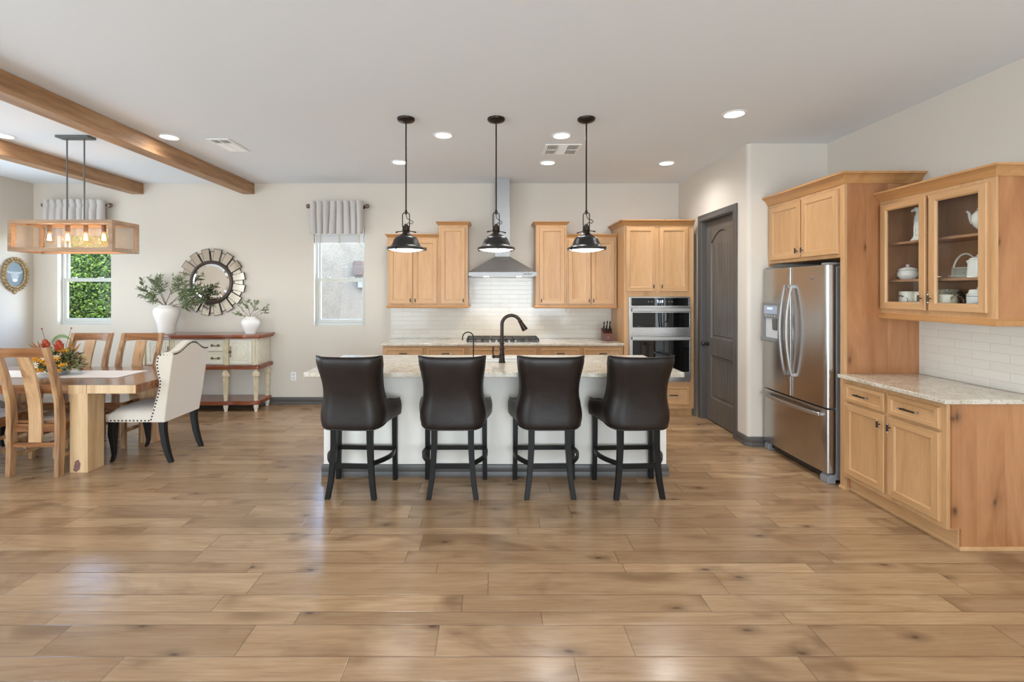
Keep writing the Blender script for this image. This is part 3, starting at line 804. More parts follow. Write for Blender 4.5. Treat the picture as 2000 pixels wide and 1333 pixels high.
# ---------------------------------------------------------------- range hood and cooktop
r = thing('range_hood', 'stainless pyramid range hood with a slim chimney up to the ceiling', 'range hood', (.143, 6.49, 1.755))
w_, d_ = .436, .50
m = MB(); m.hexa([(-w_, -d_, .052), (w_, -d_, .052), (w_, 0, .052), (-w_, 0, .052)], [(-.102, -.285, .262), (.102, -.285, .262), (.102, 0, .262), (-.102, 0, .262)]); m.build('canopy', M['steel'], r, bevel=.003)
m = MB(); m.box(-w_, -d_, 0, w_, 0, .051); m.build('rim', M['rim_steel'], r, bevel=.003)
m = MB(); m.box(-.10, -.283, .262, .10, 0, .80); m.box(-.097, -.280, .80, .097, 0, CH-1.756); m.build('chimney', M['rim_steel'], r, bevel=.002)
for k in range(4):
    m = MB(); m.lathe([(.008, -.006), (.008, -.0005)], (.275+k*.028, -d_, .026), 12, ax='y'); m.build('button', M['black'], r)
m = MB(); m.box(-w_+.03, -d_+.03, -.003, w_-.03, -.03, -.0005); m.build('filter', M['steel'], r)
for k in (-.21, .21):
    m = MB(); m.lathe([(.032, -.007), (.032, -.0035)], (k, -.42, 0), 20); m.build('lamp', M['hood_glow'], r)
for k in (-.21, .21):
    l = bpy.data.lights.new('hood_lamp', 'SPOT'); l.energy = 11; l.color = (1, .84, .62); l.spot_size = R(110); l.spot_blend = .8; l.shadow_soft_size = .03
    lo = bpy.data.objects.new('hood_lamp', l); lo.location = (.143+k, 6.07, 1.735); col.objects.link(lo)

r = thing('gas_cooktop', 'black gas cooktop with cast iron grates set in the back counter', 'cooktop', (.143, 6.12, .9145))
m = MB(); m.prism([(-.455, -.25), (.455, -.25), (.455, .23), (-.455, .23)], 'z', 0, .008); m.build('glass_tray', M['black'], r, bevel=.003)
m = MB(); m.box(-.456, -.262, 0, .456, -.2505, .012); m.build('front_trim', M['steel_light'], r, bevel=.002)
for gx in (-.305, 0, .305):
    m = MB(); a, b_ = gx-.148, gx+.148
    for yy in (-.155, .035, .215): m.box(a, yy-.006, .034, b_, yy+.006, .048)
    for xx in (a, gx-.05, gx+.05, b_): m.box(xx-.006, -.161, .034, xx+.006, .221, .048)
    for xx in (a, b_):
        for yy in (-.155, .215): m.box(xx-.008, yy-.008, .0085, xx+.008, yy+.008, .034)
    m.build('grate', M['iron'], r, bevel=.002)
for bx, by, br in ((-.305, -.06, .04), (-.305, .12, .034), (0, .03, .05), (.305, -.06, .034), (.305, .12, .04)):
    m = MB(); m.lathe([(br*1.15, .0085), (br*1.15, .014), (br, .016), (br*.9, .024), (.002, .025)], (bx, by, 0), 20); m.build('burner', M['pewter'], r)
for k in (-.16, -.08, 0, .08, .16):
    m = MB(); m.lathe([(.022, .0085), (.020, .012), (.017, .014), (.016, .036), (.001, .037)], (k, -.205, 0), 16); m.build('knob', M['steel_light'], r)

# knife block
kb = thing('knife_block', 'dark reddish wooden knife block on the back counter beside the oven tower', 'knife block', (1.52, 6.20, .9145))
m = MB(); m.prism([(-.075, 0), (.075, 0), (.075, .16), (-.065, .095)], 'x', -.062, .062)
m.build('block', wood('walnut_red', S(70, 30, 20), S(98, 46, 30), S(116, 60, 40), 'z', 9, .2, .35), kb, bevel=.005)
m = MB(); m.lathe([(.015, -.0755), (.015, -.0745)], (0, 0, .045), 16, ax='y'); m.build('emblem', plain('burnt_emblem', S(130, 84, 62), .5), kb)
sn = Vector((0, -.42, .91)).normalized()
ks = [(-.042, -.045, .070, 'far left of the front row'), (0, -.045, .062, 'middle of the front row'), (.040, -.045, .066, 'right end of the front row'), (-.045, .0, .085, 'left end of the middle row'), (-.01, .0, .10, 'middle of the block'), (.035, .0, .085, 'right end of the middle row'), (-.035, .045, .11, 'back row left'), (.005, .045, .12, 'back row middle'), (.042, .045, .115, 'back row right')]
for x, y, ln, lb in ks:
    t = (y+.065)/.14; p = Vector((1.52+x, 6.20+y, .9145+.095+.065*t+.002))
    k = thing('knife', 'black-handled knife standing in the wooden block, '+lb, 'knife', p, 0, 'knives in the block')
    m = MB(); m.tube([sn*0, sn*ln*.5, sn*ln], [.008, .0092, .0085], 10); m.build('handle', M['black'], k)
    m = MB(); m.tube([sn*(ln+.0005), sn*(ln+.004)], [.0088, .0075], 10); m.build('butt_cap', M['steel_light'], k)

# ---------------------------------------------------------------- island
IX0, IX1, IY0, IY1 = -1.42, 1.48, 3.99, 4.72
r = thing('kitchen_island', 'long cream painted kitchen island with charcoal baseboard behind the stools', 'island', (.03, 4.35, 0))
m = slab(IX0-.03, IX1-.03, IY0-4.35, IY1-4.35, [(-.22, -.04, .72, .31)], -.873, -.66)
for v in m.bm.verts: v.co = Vector((v.co.x, v.co.z, -v.co.y))
m.box(IX0-.03, IY0-4.35, 0, IX1-.03, IY1-4.35, .66); m.build('body', M['island'], r, smooth=0)
m = MB(); m.sweep([(IX0-.03, IY1-4.35), (IX0-.03, IY0-4.35), (IX1-.03, IY0-4.35), (IX1-.03, IY1-4.35)], BP, 1); m.build('baseboard', M['base'], r)
# stone top with the sink cut out of it
SX0, SX1, SY0, SY1 = -.08, .62, 4.345, 4.545
mb = slab(-1.508, 1.545, 3.77, 4.80, [(SX0, SY0, SX1, SY1)], -.914, -.874)
for v in mb.bm.verts: v.co = Vector((v.co.x, v.co.z, -v.co.y))
o = mb.build('countertop', M['granite'], bevel=.006); tag(o, 'beige speckled granite countertop of the island behind the leather stools', 'countertop')
r = thing('sink', 'white rimmed sink let into the island countertop behind the bronze faucet', 'sink', ((SX0+SX1)/2, (SY0+SY1)/2, .70))
hx, hy = (SX1-SX0)/2, (SY1-SY0)/2
mb = slab(-hx-.03, hx+.03, -hy-.03, hy+.03, [(-hx+.004, -hy+.004, hx-.004, hy-.004)], -.1733, 0)
for v in mb.bm.verts: v.co = Vector((v.co.x, v.co.z, -v.co.y))
mb.box(-hx+.003, -hy+.003, 0, hx-.003, hy-.003, .012)
mb.build('basin', M['ceramic'], r, smooth=0)
mb = slab(-hx-.022, hx+.022, -hy-.022, hy+.022, [(-hx+.004, -hy+.004, hx-.004, hy-.004)], -.222, -.2150)
for v in mb.bm.verts: v.co = Vector((v.co.x, v.co.z, -v.co.y))
mb.build('rim', M['ceramic'], r, bevel=.002)
mb = slab(-hx+.001, hx-.001, -hy+.001, hy-.001, [(-hx+.004, -hy+.004, hx-.004, hy-.004)], -.2150, -.1735)
for v in mb.bm.verts: v.co = Vector((v.co.x, v.co.z, -v.co.y))
mb.build('collar', M['ceramic'], r, smooth=0)
m = MB(); m.lathe([(.04, .0125), (.04, .016), (.02, .016)], seg=20); m.build('drain', M['steel_light'], r)

FX, FY = .095, 4.285
r = thing('kitchen_faucet', 'dark bronze gooseneck faucet standing on the island countertop', 'faucet', (FX, FY, .9145))
m = MB(); m.lathe([(.030, 0), (.030, .012), (.026, .018), (.024, .07), (.026, .078), (.020, .09), (.019, .115), (.025, .122), (.025, .135), (.018, .142), (.017, .165), (.022, .172), (.022, .18), (.0165, .186), (.0165, .215)], seg=24); m.build('base_column', M['bronze'], r)
ar = .085; cz = .345
pts = [(0, 0, .21), (0, 0, .28)]+[(ar-ar*cos(a), 0, cz+ar*sin(a)) for a in [pi*.86*i/16 for i in range(17)]]
m = MB(); m.tube(pts, .0155, 14); m.build('spout', M['bronze'], r)
e = Vector(pts[-1]); dn = (Vector(pts[-1])-Vector(pts[-2])).normalized()
m = MB(); m.tube([e+dn*.001, e+dn*.012, e+dn*.018, e+dn*.02, e+dn*.09, e+dn*.098], [.019, .019, .016, .018, .028, .026], 18); m.build('spray_head', M['bronze'], r)
m = MB(); m.tube([(-.024, 0, .055), (-.07, 0, .055)], [.013, .012], 12); m.ball((-.075, 0, .055), .017); m.tube([(-.078, 0, .062), (-.083, 0, .10), (-.078, 0, .145)], [.006, .006, .009], 10); m.build('lever', M['bronze'], r)
r = thing('filter_tap', 'slim hooked drinking water tap behind the second stool, left of the faucet', 'faucet', (-.165, 4.31, .9145))
m = MB(); m.lathe([(.018, 0), (.018, .006), (.010, .012), (.008, .03)], seg=16); m.build('base', M['bronze'], r)
m = MB(); m.tube([(0, 0, .028), (0, 0, .22)]+[(-.05+.05*cos(a), 0, .225+.05*sin(a)) for a in [pi*i/12 for i in range(13)]]+[(-.10, 0, .20)], .0055, 10); m.build('spout', M['bronze'], r)

# ---------------------------------------------------------------- fridge and its surround
FXF = 2.705
r = thing('refrigerator', 'stainless french door refrigerator with bottom freezer and water dispenser', 'refrigerator', (FXF, 4.715, 0), -90)
fw = .905
m = MB(); m.box(.005, .085, .03, fw-.005, .64, 1.765); m.build('case', M['fridge_grey'], r, bevel=.006)
m = MB(); m.box(.02, .055, .025, fw-.02, .084, .075); m.build('kick_grille', M['black'], r)
def cdoor(x0, x1, z0, z1, name, hole=None):
    """door whose front bows gently outward across the whole fridge width"""
    def front(x): return .012*(2*x/fw-1)**2
    m = MB(); n = 10; rr = .018
    pl = [(x1, .080), (x0, .080)]
    pl += [(x0, front(x0)+rr), (x0+rr*.3, front(x0)+rr*.3)] + [(x0+rr+(x1-x0-2*rr)*i/n, front(x0+rr+(x1-x0-2*rr)*i/n)) for i in range(n+1)] + [(x1-rr*.3, front(x1)+rr*.3), (x1, front(x1)+rr)]
    m.prism(pl, 'z', z0, z1)
    return m.build(name, M['steel_v'], r, bevel=.002, smooth=40)
dl = cdoor(.002, .449, .615, 1.78, 'door'); dr = cdoor(.455, fw-.002, .615, 1.78, 'door'); fz = cdoor(.002, fw-.002, .085, .603, 'freezer_drawer')
def bow_handle(parent, x, z0, z1):
    m = MB(); n = 18
    pts = []
    for i in range(n+1):
        t = i/n; z = z0+(z1-z0)*t; b = .020+.052*sin(pi*t)**.8
        pts.append(((x, -b, z), (1, 0, 0), (0, 1, 0)))
    m.strip(pts, .026, .020)
    for z in (z0+.015, z1-.015): m.box(x-.011, -.026, z-.018, x+.011, .010, z+.018)
    m.build('handle', M['steel_light'], parent, bevel=.005)
bow_handle(dl, .405, .80, 1.62); bow_handle(dr, .498, .80, 1.62)
m = MB(); pts = []
for i in range(19):
    t = i/18; x = .05+(fw-.10)*t; b = .018+.045*sin(pi*t)**.7
    pts.append(((x, -b, .555), (0, 0, 1), (0, 1, 0)))
m.strip(pts, .030, .018)
for x in (.065, fw-.065): m.box(x-.018, -.03, .543, x+.018, .012, .567)
m.build('handle', M['steel_light'], fz, bevel=.005)
for k, w2 in ((.01, .07), (fw-.10, .095)):
    m = MB(); m.prism([(.02, .0), (.085, 0), (.085, .075), (.045, .075), (.02, .045)], 'x', k, k+w2); m.build('front_foot', M['fridge_grey'], r, bevel=.006)
for k in (.02, fw-.10):
    m = MB(); m.box(k, .03, 1.781, k+.08, .16, 1.80); m.build('hinge_cover', M['fridge_grey'], r, bevel=.005)
# dispenser on the far door
x0, x1 = .045, .315
dp = slab(x0, x1, 1.075, 1.455, [(x0+.03, 1.115, x1-.03, 1.305)], -.018, .016).build('dispenser', M['plastic_grey'], dl, bevel=.005)
m = MB(); m.box(x0+.031, -.004, 1.116, x1-.031, .010, 1.304); m.build('recess', M['plastic_light'], dp, smooth=0)
m = MB(); m.prism([(-.016, 1.30), (-.002, 1.30), (-.002, 1.19), (-.012, 1.20)], 'x', x1-.12, x1-.05); m.build('paddle', M['grey_metal'], dp, bevel=.003)
m = MB(); m.box(x0+.02, -.05, 1.08, x1-.02, -.0185, 1.108); m.build('drip_tray', M['plastic_grey'], dp, bevel=.008)
m = MB(); m.box(x0+.03, -.0205, 1.345, x1-.03, -.0185, 1.425); m.build('display', plain('fridge_display', S(156, 166, 184), .3), dp, smooth=0)
for k in range(3):
    m = MB(); m.box(x0+.085+k*.03, -.0225, 1.388, x0+.108+k*.03, -.0207, 1.408); m.build('display_digit', glow('fridge_digit', ((.02, .12, .7, 1), (.1, .45, 1, 1), (.05, .2, .9, 1))[k], 1.2), dp, smooth=0)
for k in range(4):
    m = MB(); m.box(x0+.06+k*.045, -.0215, 1.322, x0+.078+k*.045, -.0185, 1.334); m.build('button', M['plastic_light'], dp, bevel=.001)
m = MB(); m.ball((.73, .003, 1.68), .02, 1.2, .15, .8); m.build('emblem', M['steel_light'], dr)

r = thing('fridge_cabinet', 'maple cabinet surround over the refrigerator with a tall knotty end panel', 'cabinet', (2.785, 4.735, 0), -90)
W_ = 4.735-3.715; D_ = 3.378-2.785
m = MB(); m.box(0, 0, 1.835, W_-.03, D_, 2.42); m.build('body', M['maple'], r, bevel=.002)
m = MB(); m.box(W_-.0295, .02, .001, W_, D_, 2.42); m.build('end_panel', M['maple_end'], r, bevel=.001)
m = MB(); m.box(W_-.0455, -.002, .001, W_+.001, .0195, 2.42); m.build('stile', M['maple'], r, bevel=.002)
m = MB(); m.box(0, .0, .12, .012, .06, 1.8345); m.build('filler_strip', M['maple'], r, bevel=.001)
for a, b in ((.045, .505), (.525, W_-.055)):
    door(r, a, 1.865, b, 2.385, ('v', b-.03 if a < .2 else a+.03, 1.93))
crown(r, [(0, 0), (W_, 0), (W_, D_)], 1, 2.415, 1.2)
m = MB(); m.sweep([(W_-.047, 0), (W_+.0012, 0), (W_+.0012, .03)], [(0, .0005), (.014, .0005), (.014, .014), (.004, .024), (0, .024)], 1); m.build('shoe_moulding', M['maple_h'], r)

# glass wall cabinet
gx, gw, gz, gh, gd = 3.08, .852, 1.355, .915, .296
r = thing('glass_cabinet', 'maple wall cabinet with two glass doors full of white crockery', 'cabinet', (gx, 3.713, gz), -90)
m = MB(); m.box(0, 0, 0, .018, gd, gh); m.box(.018, 0, .03, gw-.018, gd, .088); m.box(.018, 0, gh-.02, gw-.018, gd, gh); m.build('carcass', M['maple_in'], r, smooth=0)
m = MB(); m.box(.018, gd-.008, .088, gw-.018, gd, gh-.02); m.build('back_panel', M['maple_in'], r, smooth=0)
m = MB(); m.box(gw-.018, 0, 0, gw, gd, gh); m.build('end_panel', M['maple_end'], r, smooth=0)
slab(0, gw-.0005, 0, gh, [(.04, .095, gw/2-.016, gh-.05), (gw/2+.016, .095, gw-.05, gh-.05)], -.018, -.0005).build('face_frame', M['maple'], r, smooth=0)
for z in (.30, .585):
    m = MB(); m.box(.0185, .03, z-.018, gw-.0185, gd-.009, z); m.build('shelf', M['maple_in'], r, bevel=.001)
m = MB(); m.sweep([(0.0005, -.018), (gw, -.018), (gw, gd)], [(0, -.002), (.012, -.002), (.016, .004), (.016, .03), (0, .042)], 1); m.build('light_rail', M['crown'], r)
for a, b, hx_ in ((.022, .405, .38), (.428, .815, .453)):
    m = MB(); m.rings(a, .075, b, gh-.03, -.038, [(0, .0195), (0, .005), (.004, 0), (.046, 0), (.052, .004), (.056, .010), (.056, .0195)], fill=False)
    d = m.build('door', DW, r, smooth=25)
    m = MB(); m.box(a+.054, -.026, .128, b-.054, -.022, gh-.083); m.build('glass', M['cab_glass'], d, smooth=0)
    h = pull_v(d, hx_, .16)
    for v in h.data.vertices: v.co.y -= .0375
crown(r, [(0.0005, -.018), (gw, -.018), (gw, gd)], 1, gh-.004, 1.0)

# base cabinet under it, with the stone top
r = thing('base_cabinet', 'maple base cabinet with two drawers and two doors right of the refrigerator', 'cabinet', (2.765, 3.713, 0), -90)
bw, bd = .853, .613
m = MB(); m.box(0, 0, .115, bw-.0005, bd, .884); m.build('body', M['maple'], r, bevel=.002)
m = MB(); m.box(bw, .02, .127, bw+.012, .0745, .884); m.box(bw, .075, .001, bw+.012, bd, .884); m.build('end_panel', M['maple_end'], r, smooth=0)
m = MB(); m.box(0, .066, 0.001, bw-.0005, .078, .1145); m.build('toe_kick', M['maple_h'], r, smooth=0)
m = MB(); m.sweep([(0, .066), (bw+.012, .066), (bw+.012, bd)], [(0, .0005), (.012, .0005), (.012, .010), (.004, .022), (0, .022)], 1); m.build('shoe_moulding', M['maple_h'], r)
for a, b, hx_ in ((.045, .412, .385), (.445, .818, .472)):
    door(r, a, .715, b, .852, ('h', (a+b)/2, .783, .15), .028, 'drawer')
    door(r, a, .148, b, .697, ('v', hx_, .625))
m = MB(); m.box(0, 0, 0, .653, .885, .0295)
o = m.build('countertop', M['granite'], bevel=.006, loc=(2.725, 2.828, .8845)); tag(o, 'beige speckled granite countertop beside the refrigerator under the glass cabinet', 'countertop')
# ---------------------------------------------------------------- bar stools
def smooth(a, b, t):
    t = max(0, min(1, (t-a)/(b-a))); return t*t*(3-2*t)
def stool(label):
    """local: faces +Y (toward the island), back at -Y"""
    r = thing('bar_stool', label, 'bar stool', (0, 0, 0), 0, 'leather bar stools along the island')
    hw, hd, cr = .232, .215, .10
    def plan(s):
        """U path: s 0..1 from the front left round the back to the front right; returns point and outward normal"""
        segs = [2*hd-.5*cr-.10, cr*pi/2, 2*hw-2*cr, cr*pi/2, 2*hd-.5*cr-.10]
        Lt = sum(segs); d = s*Lt
        if d <= segs[0]: return Vector((-hw, -hd+cr+segs[0]-d, 0)), Vector((-1, 0, 0))
        d -= segs[0]
        if d <= segs[1]:
            a = d/cr; return Vector((-hw+cr-cr*cos(a), -hd+cr-cr*sin(a), 0)), Vector((-cos(a), -sin(a), 0))
        d -= segs[1]
        if d <= segs[2]: return Vector((-hw+cr+d, -hd, 0)), Vector((0, -1, 0))
        d -= segs[2]
        if d <= segs[3]:
            a = d/cr; return Vector((hw-cr+cr*sin(a), -hd+cr-cr*cos(a), 0)), Vector((sin(a), -cos(a), 0))
        d -= segs[3]
        return Vector((hw, -hd+cr+d, 0)), Vector((1, 0, 0))
    def top(s):
        q = abs(2*s-1)                      # 0 at the middle of the back, 1 at the front ends
        return 1.092-.008*(1-q*q*4) - (1.092-.715)*smooth(.455, .62, q) - .050*smooth(.62, 1, q)
    def bot(s):
        q = abs(2*s-1); return .528+.030*smooth(.28, .60, q)
    def pt(s, v, off):
        p, n = plan(s); q = abs(2*s-1)
        z = bot(s)+(top(s)-bot(s))*v
        up = smooth(.62, 1.10, z)
        wsc = (1-.125*smooth(.62, .80, z)+.150*smooth(.84, 1.10, z))*(1+.22*smooth(-.13, .22, p.y))
        back = 1-smooth(.46, .72, q)
        x = p.x*wsc*(1-.03*(1-smooth(.5, .62, z))); y = p.y-(.03*up+.055*up*up)*(.35+.65*back)
        if n.y < -.3: y -= .012*(1-(p.x/hw)**2)*(-n.y)
        o = n*off
        # soften the rims
        e = min(v, 1-v)
        o = o*(1 if e > .06 else (.55+.45*e/.06))
        return (x+o.x, y+o.y, z)
    NU, NV = 61, 20
    m = MB(); m.shell(lambda u, v: pt(u, v, .024), lambda u, v: pt(u, v, -.024), NU, NV)
    bk = m.build('backrest', M['leather'], r, smooth=60, subsurf=1)
    m = MB(); m.tube([pt(i/60, .995, .024) for i in range(61)], .0055, 8); m.tube([pt(i/60, .01, .022) for i in range(61)], .005, 8); m.build('piping', M['leather'], bk)
    m = MB()
    def cush(x, y): return .655+.022*(1-(x/.21)**4)*(1-((y-.005)/.225)**4)
    n = 14
    g = [[(-.204+.408*i/n, -.185+.40*j/n) for i in range(n+1)] for j in range(n+1)]
    fw_ = lambda y: 1+.22*smooth(-.13, .22, y)
    T = [[m.v((x*fw_(y), y, cush(x*.98, y*.95))) for x, y in rw] for rw in g]; B = [[m.v((x*fw_(y), y, .535)) for x, y in rw] for rw in g]
    for j in range(n):
        for i in range(n): m.f([T[j][i], T[j][i+1], T[j+1][i+1], T[j+1][i]]); m.f([B[j][i], B[j+1][i], B[j+1][i+1], B[j][i+1]])
    for k in range(n):
        m.f([T[0][k], B[0][k], B[0][k+1], T[0][k+1]]); m.f([T[n][k], T[n][k+1], B[n][k+1], B[n][k]]); m.f([T[k][0], T[k+1][0], B[k+1][0], B[k][0]]); m.f([T[k][n], B[k][n], B[k+1][n], T[k+1][n]])
    m.build('seat', M['leather'], r, smooth=60, bevel=.012)
    def leg(pts, w0, w1):
        m = MB(); n = len(pts); rows = []
        for i, p in enumerate(pts):
            w_ = w0+(w1-w0)*i/(n-1); h = w_/2
            rows.append([m.v((p[0]+a*h, p[1]+b*h, p[2])) for a, b in ((-1,-1),(1,-1),(1,1),(-1,1))])
        for A, B in zip(rows, rows[1:]):
            for k in range(4): m.f([A[k], A[(k+1) % 4], B[(k+1) % 4], B[k]])
        m.f(rows[0]); m.f(rows[-1][::-1])
        return m.build('leg', M['black_wood'], r, bevel=.003)
    for s in (-1, 1):
        leg([(s*.138, -.165, .545), (s*.139, -.166, .40), (s*.145, -.170, .28), (s*.158, -.179, .13), (s*.178, -.192, 0)], .046, .037)
        leg([(s*.236, .188, .56), (s*.237, .188, .3), (s*.240, .190, 0)], .042, .036)
        m = MB(); pts = []
        for i in range(13):
            t = i/12; y = -.165+(.188-(-.165))*t; x = .158+(.230-.158)*t+.055*sin(pi*t)**.9
            pts.append(((s*x, y, .262-.0*t), (0, 0, 1), (1, 0, 0)))
        m.strip(pts, .036, .020); m.build('stretcher', M['black_wood'], r, bevel=.003)
    m = MB(); m.box(-.15, -.188, .225, .15, -.164, .262); m.build('stretcher', M['black_wood'], r, bevel=.003)
    m = MB(); m.box(-.23, .178, .245, .23, .200, .280); m.build('foot_rail', M['black_wood'], r, bevel=.003)
    return r
SY = 3.735
lbs = ['dark brown leather bar stool at the left end of the island', 'dark brown leather bar stool second from the left, left of the faucet', 'dark brown leather bar stool right of the faucet, third from the left', 'dark brown leather bar stool at the right end of the island, before the ovens']
s0 = stool(lbs[0]); s0.location = (-1.048, SY, 0); s0.rotation_euler.z = R(-3)
for x, a, lb in ((-.294, 0, lbs[1]), (.438, 1, lbs[2]), (1.103, 3, lbs[3])): dup(s0, (x, SY, 0), a, lb)

# ---------------------------------------------------------------- island pendants
def pendant(label):
    r = thing('pendant_light', label, 'pendant light', (0, 0, CH), 0, 'black dome pendants over the island')
    m = MB(); m.lathe([(.012, -.040), (.030, -.036), (.062, -.026), (.070, -.020), (.0755, -.012), (.0755, -.0005)], seg=36); m.build('canopy', M['bronze'], r)
    m = MB(); m.cyl((0, 0, -.038), (0, 0, -.80), .0062, seg=12); m.lathe([(.0065, -.825), (.011, -.815), (.011, -.795), (.0065, -.785)], seg=14); m.build('stem', M['bronze'], r)
    m = MB()
    m.tube([(-.030, 0, -.935)]+[(-.030*cos(a), 0, -.83+.022*sin(a)) for a in [pi*i/14 for i in range(15)]]+[(.030, 0, -.935)], .0042, 8); m.build('yoke', M['bronze'], r)
    m = MB(); m.tube([(0, 0, -.825), (.008, .004, -.86), (.045, .008, -.875), (.062, .008, -.89), (.05, .006, -.905), (.02, .004, -.895), (0, 0, -.91)], .0032, 8); m.build('cable', M['bronze'], r)
    m = MB(); m.lathe([(.008, -.905), (.016, -.912), (.016, -.92), (.030, -.926), (.032, -.965), (.027, -.972), (.030, -.978), (.030, -.985), (.046, -.998), (.058, -1.004), (.060, -1.010), (.05, -1.011)], seg=32); m.build('socket_cap', M['bronze'], r)
    for s in (-1, 1):
        m = MB(); m.tube([(s*.028, 0, -.968), (s*.055, -.005, -.972), (s*.060, -.006, -.973), (s*.088, -.008, -.980)], [.0045, .0035, .004, .0068], 8); m.build('thumbscrew', M['bronze'], r)
    out_ = [(.048, -1.008), (.070, -1.012), (.090, -1.023), (.102, -1.040), (.111, -1.062), (.118, -1.082), (.127, -1.096), (.144, -1.106), (.158, -1.110), (.162, -1.116), (.162, -1.128), (.157, -1.131)]
    in_ = [(.152, -1.127), (.150, -1.112), (.130, -1.102), (.110, -1.082), (.095, -1.040), (.070, -1.018), (.048, -1.012)]
    m = MB(); m.lathe(out_+in_, seg=48); m.build('shade', M['bronze_dark'], r)
    m = MB(); m.lathe([(.1505, -1.1245), (.152, -1.121), (.0, -1.119)], seg=40); m.lathe([(.0005, -1.1480), (.06, -1.1455), (.115, -1.1370), (.1505, -1.1245)], seg=40, cap=False); m.build('diffuser', M['pendant_glow'], r)
    for a in (10, 130, 250):
        c, s = cos(R(a)), sin(R(a)); m = MB(); m.tube([(c*.158, s*.158, -1.108), (c*.170, s*.170, -1.112), (c*.170, s*.170, -1.130), (c*.160, s*.160, -1.134)], .005, 8); m.build('clip', M['bronze'], r)
    return r
p0 = pendant('left dark bronze dome pendant over the island, in front of the short wall cabinet'); p0.location = (-.735, 4.05, CH)
dup(p0, (.04, 4.05, CH), 25, 'middle dark bronze dome pendant over the island, in front of the hood chimney')
dup(p0, (.815, 4.05, CH), -40, 'right dark bronze dome pendant over the island, nearest the oven tower')

# ---------------------------------------------------------------- linear chandelier
r = thing('linear_chandelier', 'wood framed rectangular chandelier with four glowing bulbs over the dining table', 'chandelier', (-3.99, 4.52, 1.934))
hx, hy, hz, t = .485, .168, .293, .036
cw_ = wood('chandelier_oak', S(128, 98, 72), S(158, 126, 98), S(178, 148, 120), 'x', 8, .1, .45, fine=.35)
m = MB(); m.box(-.155, -.05, CH-1.934-.022, .155, .05, CH-1.934-.0005); m.build('canopy', M['grey_metal'], r, bevel=.002)
for s in (-1, 1):
    m = MB(); m.cyl((s*.083, 0, hz-.02), (s*.083, 0, CH-1.934-.022), .0065, seg=10); m.build('rod', M['grey_metal'], r)
m = MB()
for z in (0, hz-t):
    for y in (-hy, hy-t): m.box(-hx, y, z, hx, y+t, z+t)
    for x in (-hx, hx-t): m.box(x, -hy+t, z, x+t, hy-t, z+t)
for x in (-hx, hx-t):
    for y in (-hy, hy-t): m.box(x, y, t, x+t, y+t, hz-t)
m.build('frame', cw_, r, bevel=.002)
sm = bpy.data.materials.new('fine_wire_mesh'); sm.use_nodes = True; nt = sm.node_tree
mx = nt.nodes.new('ShaderNodeMixShader'); tr = nt.nodes.new('ShaderNodeBsdfTransparent'); mx.inputs[0].default_value = .34
nt.nodes['Principled BSDF'].inputs['Base Color'].default_value = S(150, 142, 132); nt.nodes['Principled BSDF'].inputs['Roughness'].default_value = .7
nt.links.new(tr.outputs[0], mx.inputs[1]); nt.links.new(nt.nodes['Principled BSDF'].outputs[0], mx.inputs[2]); nt.links.new(mx.outputs[0], nt.nodes['Material Output'].inputs[0])
for x in (-hx+t/2, hx-t/2):
    m = MB(); m.box(x-.001, -hy+t+.0005, t+.0005, x+.001, hy-t-.0005, hz-t-.0005); m.build('mesh_panel', sm, r, smooth=0)
for y in (hy-t/2,):
    m = MB(); m.box(-hx+t+.0005, y-.001, t+.0005, hx-t-.0005, y+.001, hz-t-.0005); m.build('mesh_panel', sm, r, smooth=0)
M['socket'] = plain('brown_socket', S(112, 82, 58), .5)
m = MB(); m.box(-hx+t, -.022, hz-.03, hx-t, .022, hz-.004); m.build('crossbar', cw_, r, bevel=.002)
for k in range(4):
    x = -.252+k*.174
    m = MB(); m.lathe([(.014, hz-.0305), (.019, hz-.036), (.019, hz-.088), (.016, hz-.096)], (x, 0, 0), 20); so = m.build('lamp_socket', M['socket'], r)
    m = MB(); m.lathe([(.013, hz-.097), (.016, hz-.108), (.032, hz-.150), (.036, hz-.170), (.030, hz-.192), (.014, hz-.208), (.002, hz-.211)], (x, 0, 0), 20, cap=False); m.build('bulb', M['bulb_glass'], so)
    m = MB()
    for q in range(5):
        a = 2*pi*q/5; m.cyl((x+.006*cos(a), .006*sin(a), hz-.112), (x+.013*cos(a+.5), .013*sin(a+.5), hz-.175), .0042, seg=6)
    m.build('filament', M['filament'], so)
    l = bpy.data.lights.new('bulb_light', 'POINT'); l.energy = 2.2; l.color = (1, .62, .30); l.shadow_soft_size = .02
    lo = bpy.data.objects.new('bulb_light', l); lo.location = (-3.99+x, 4.52, 1.934+hz-.15); col.objects.link(lo)

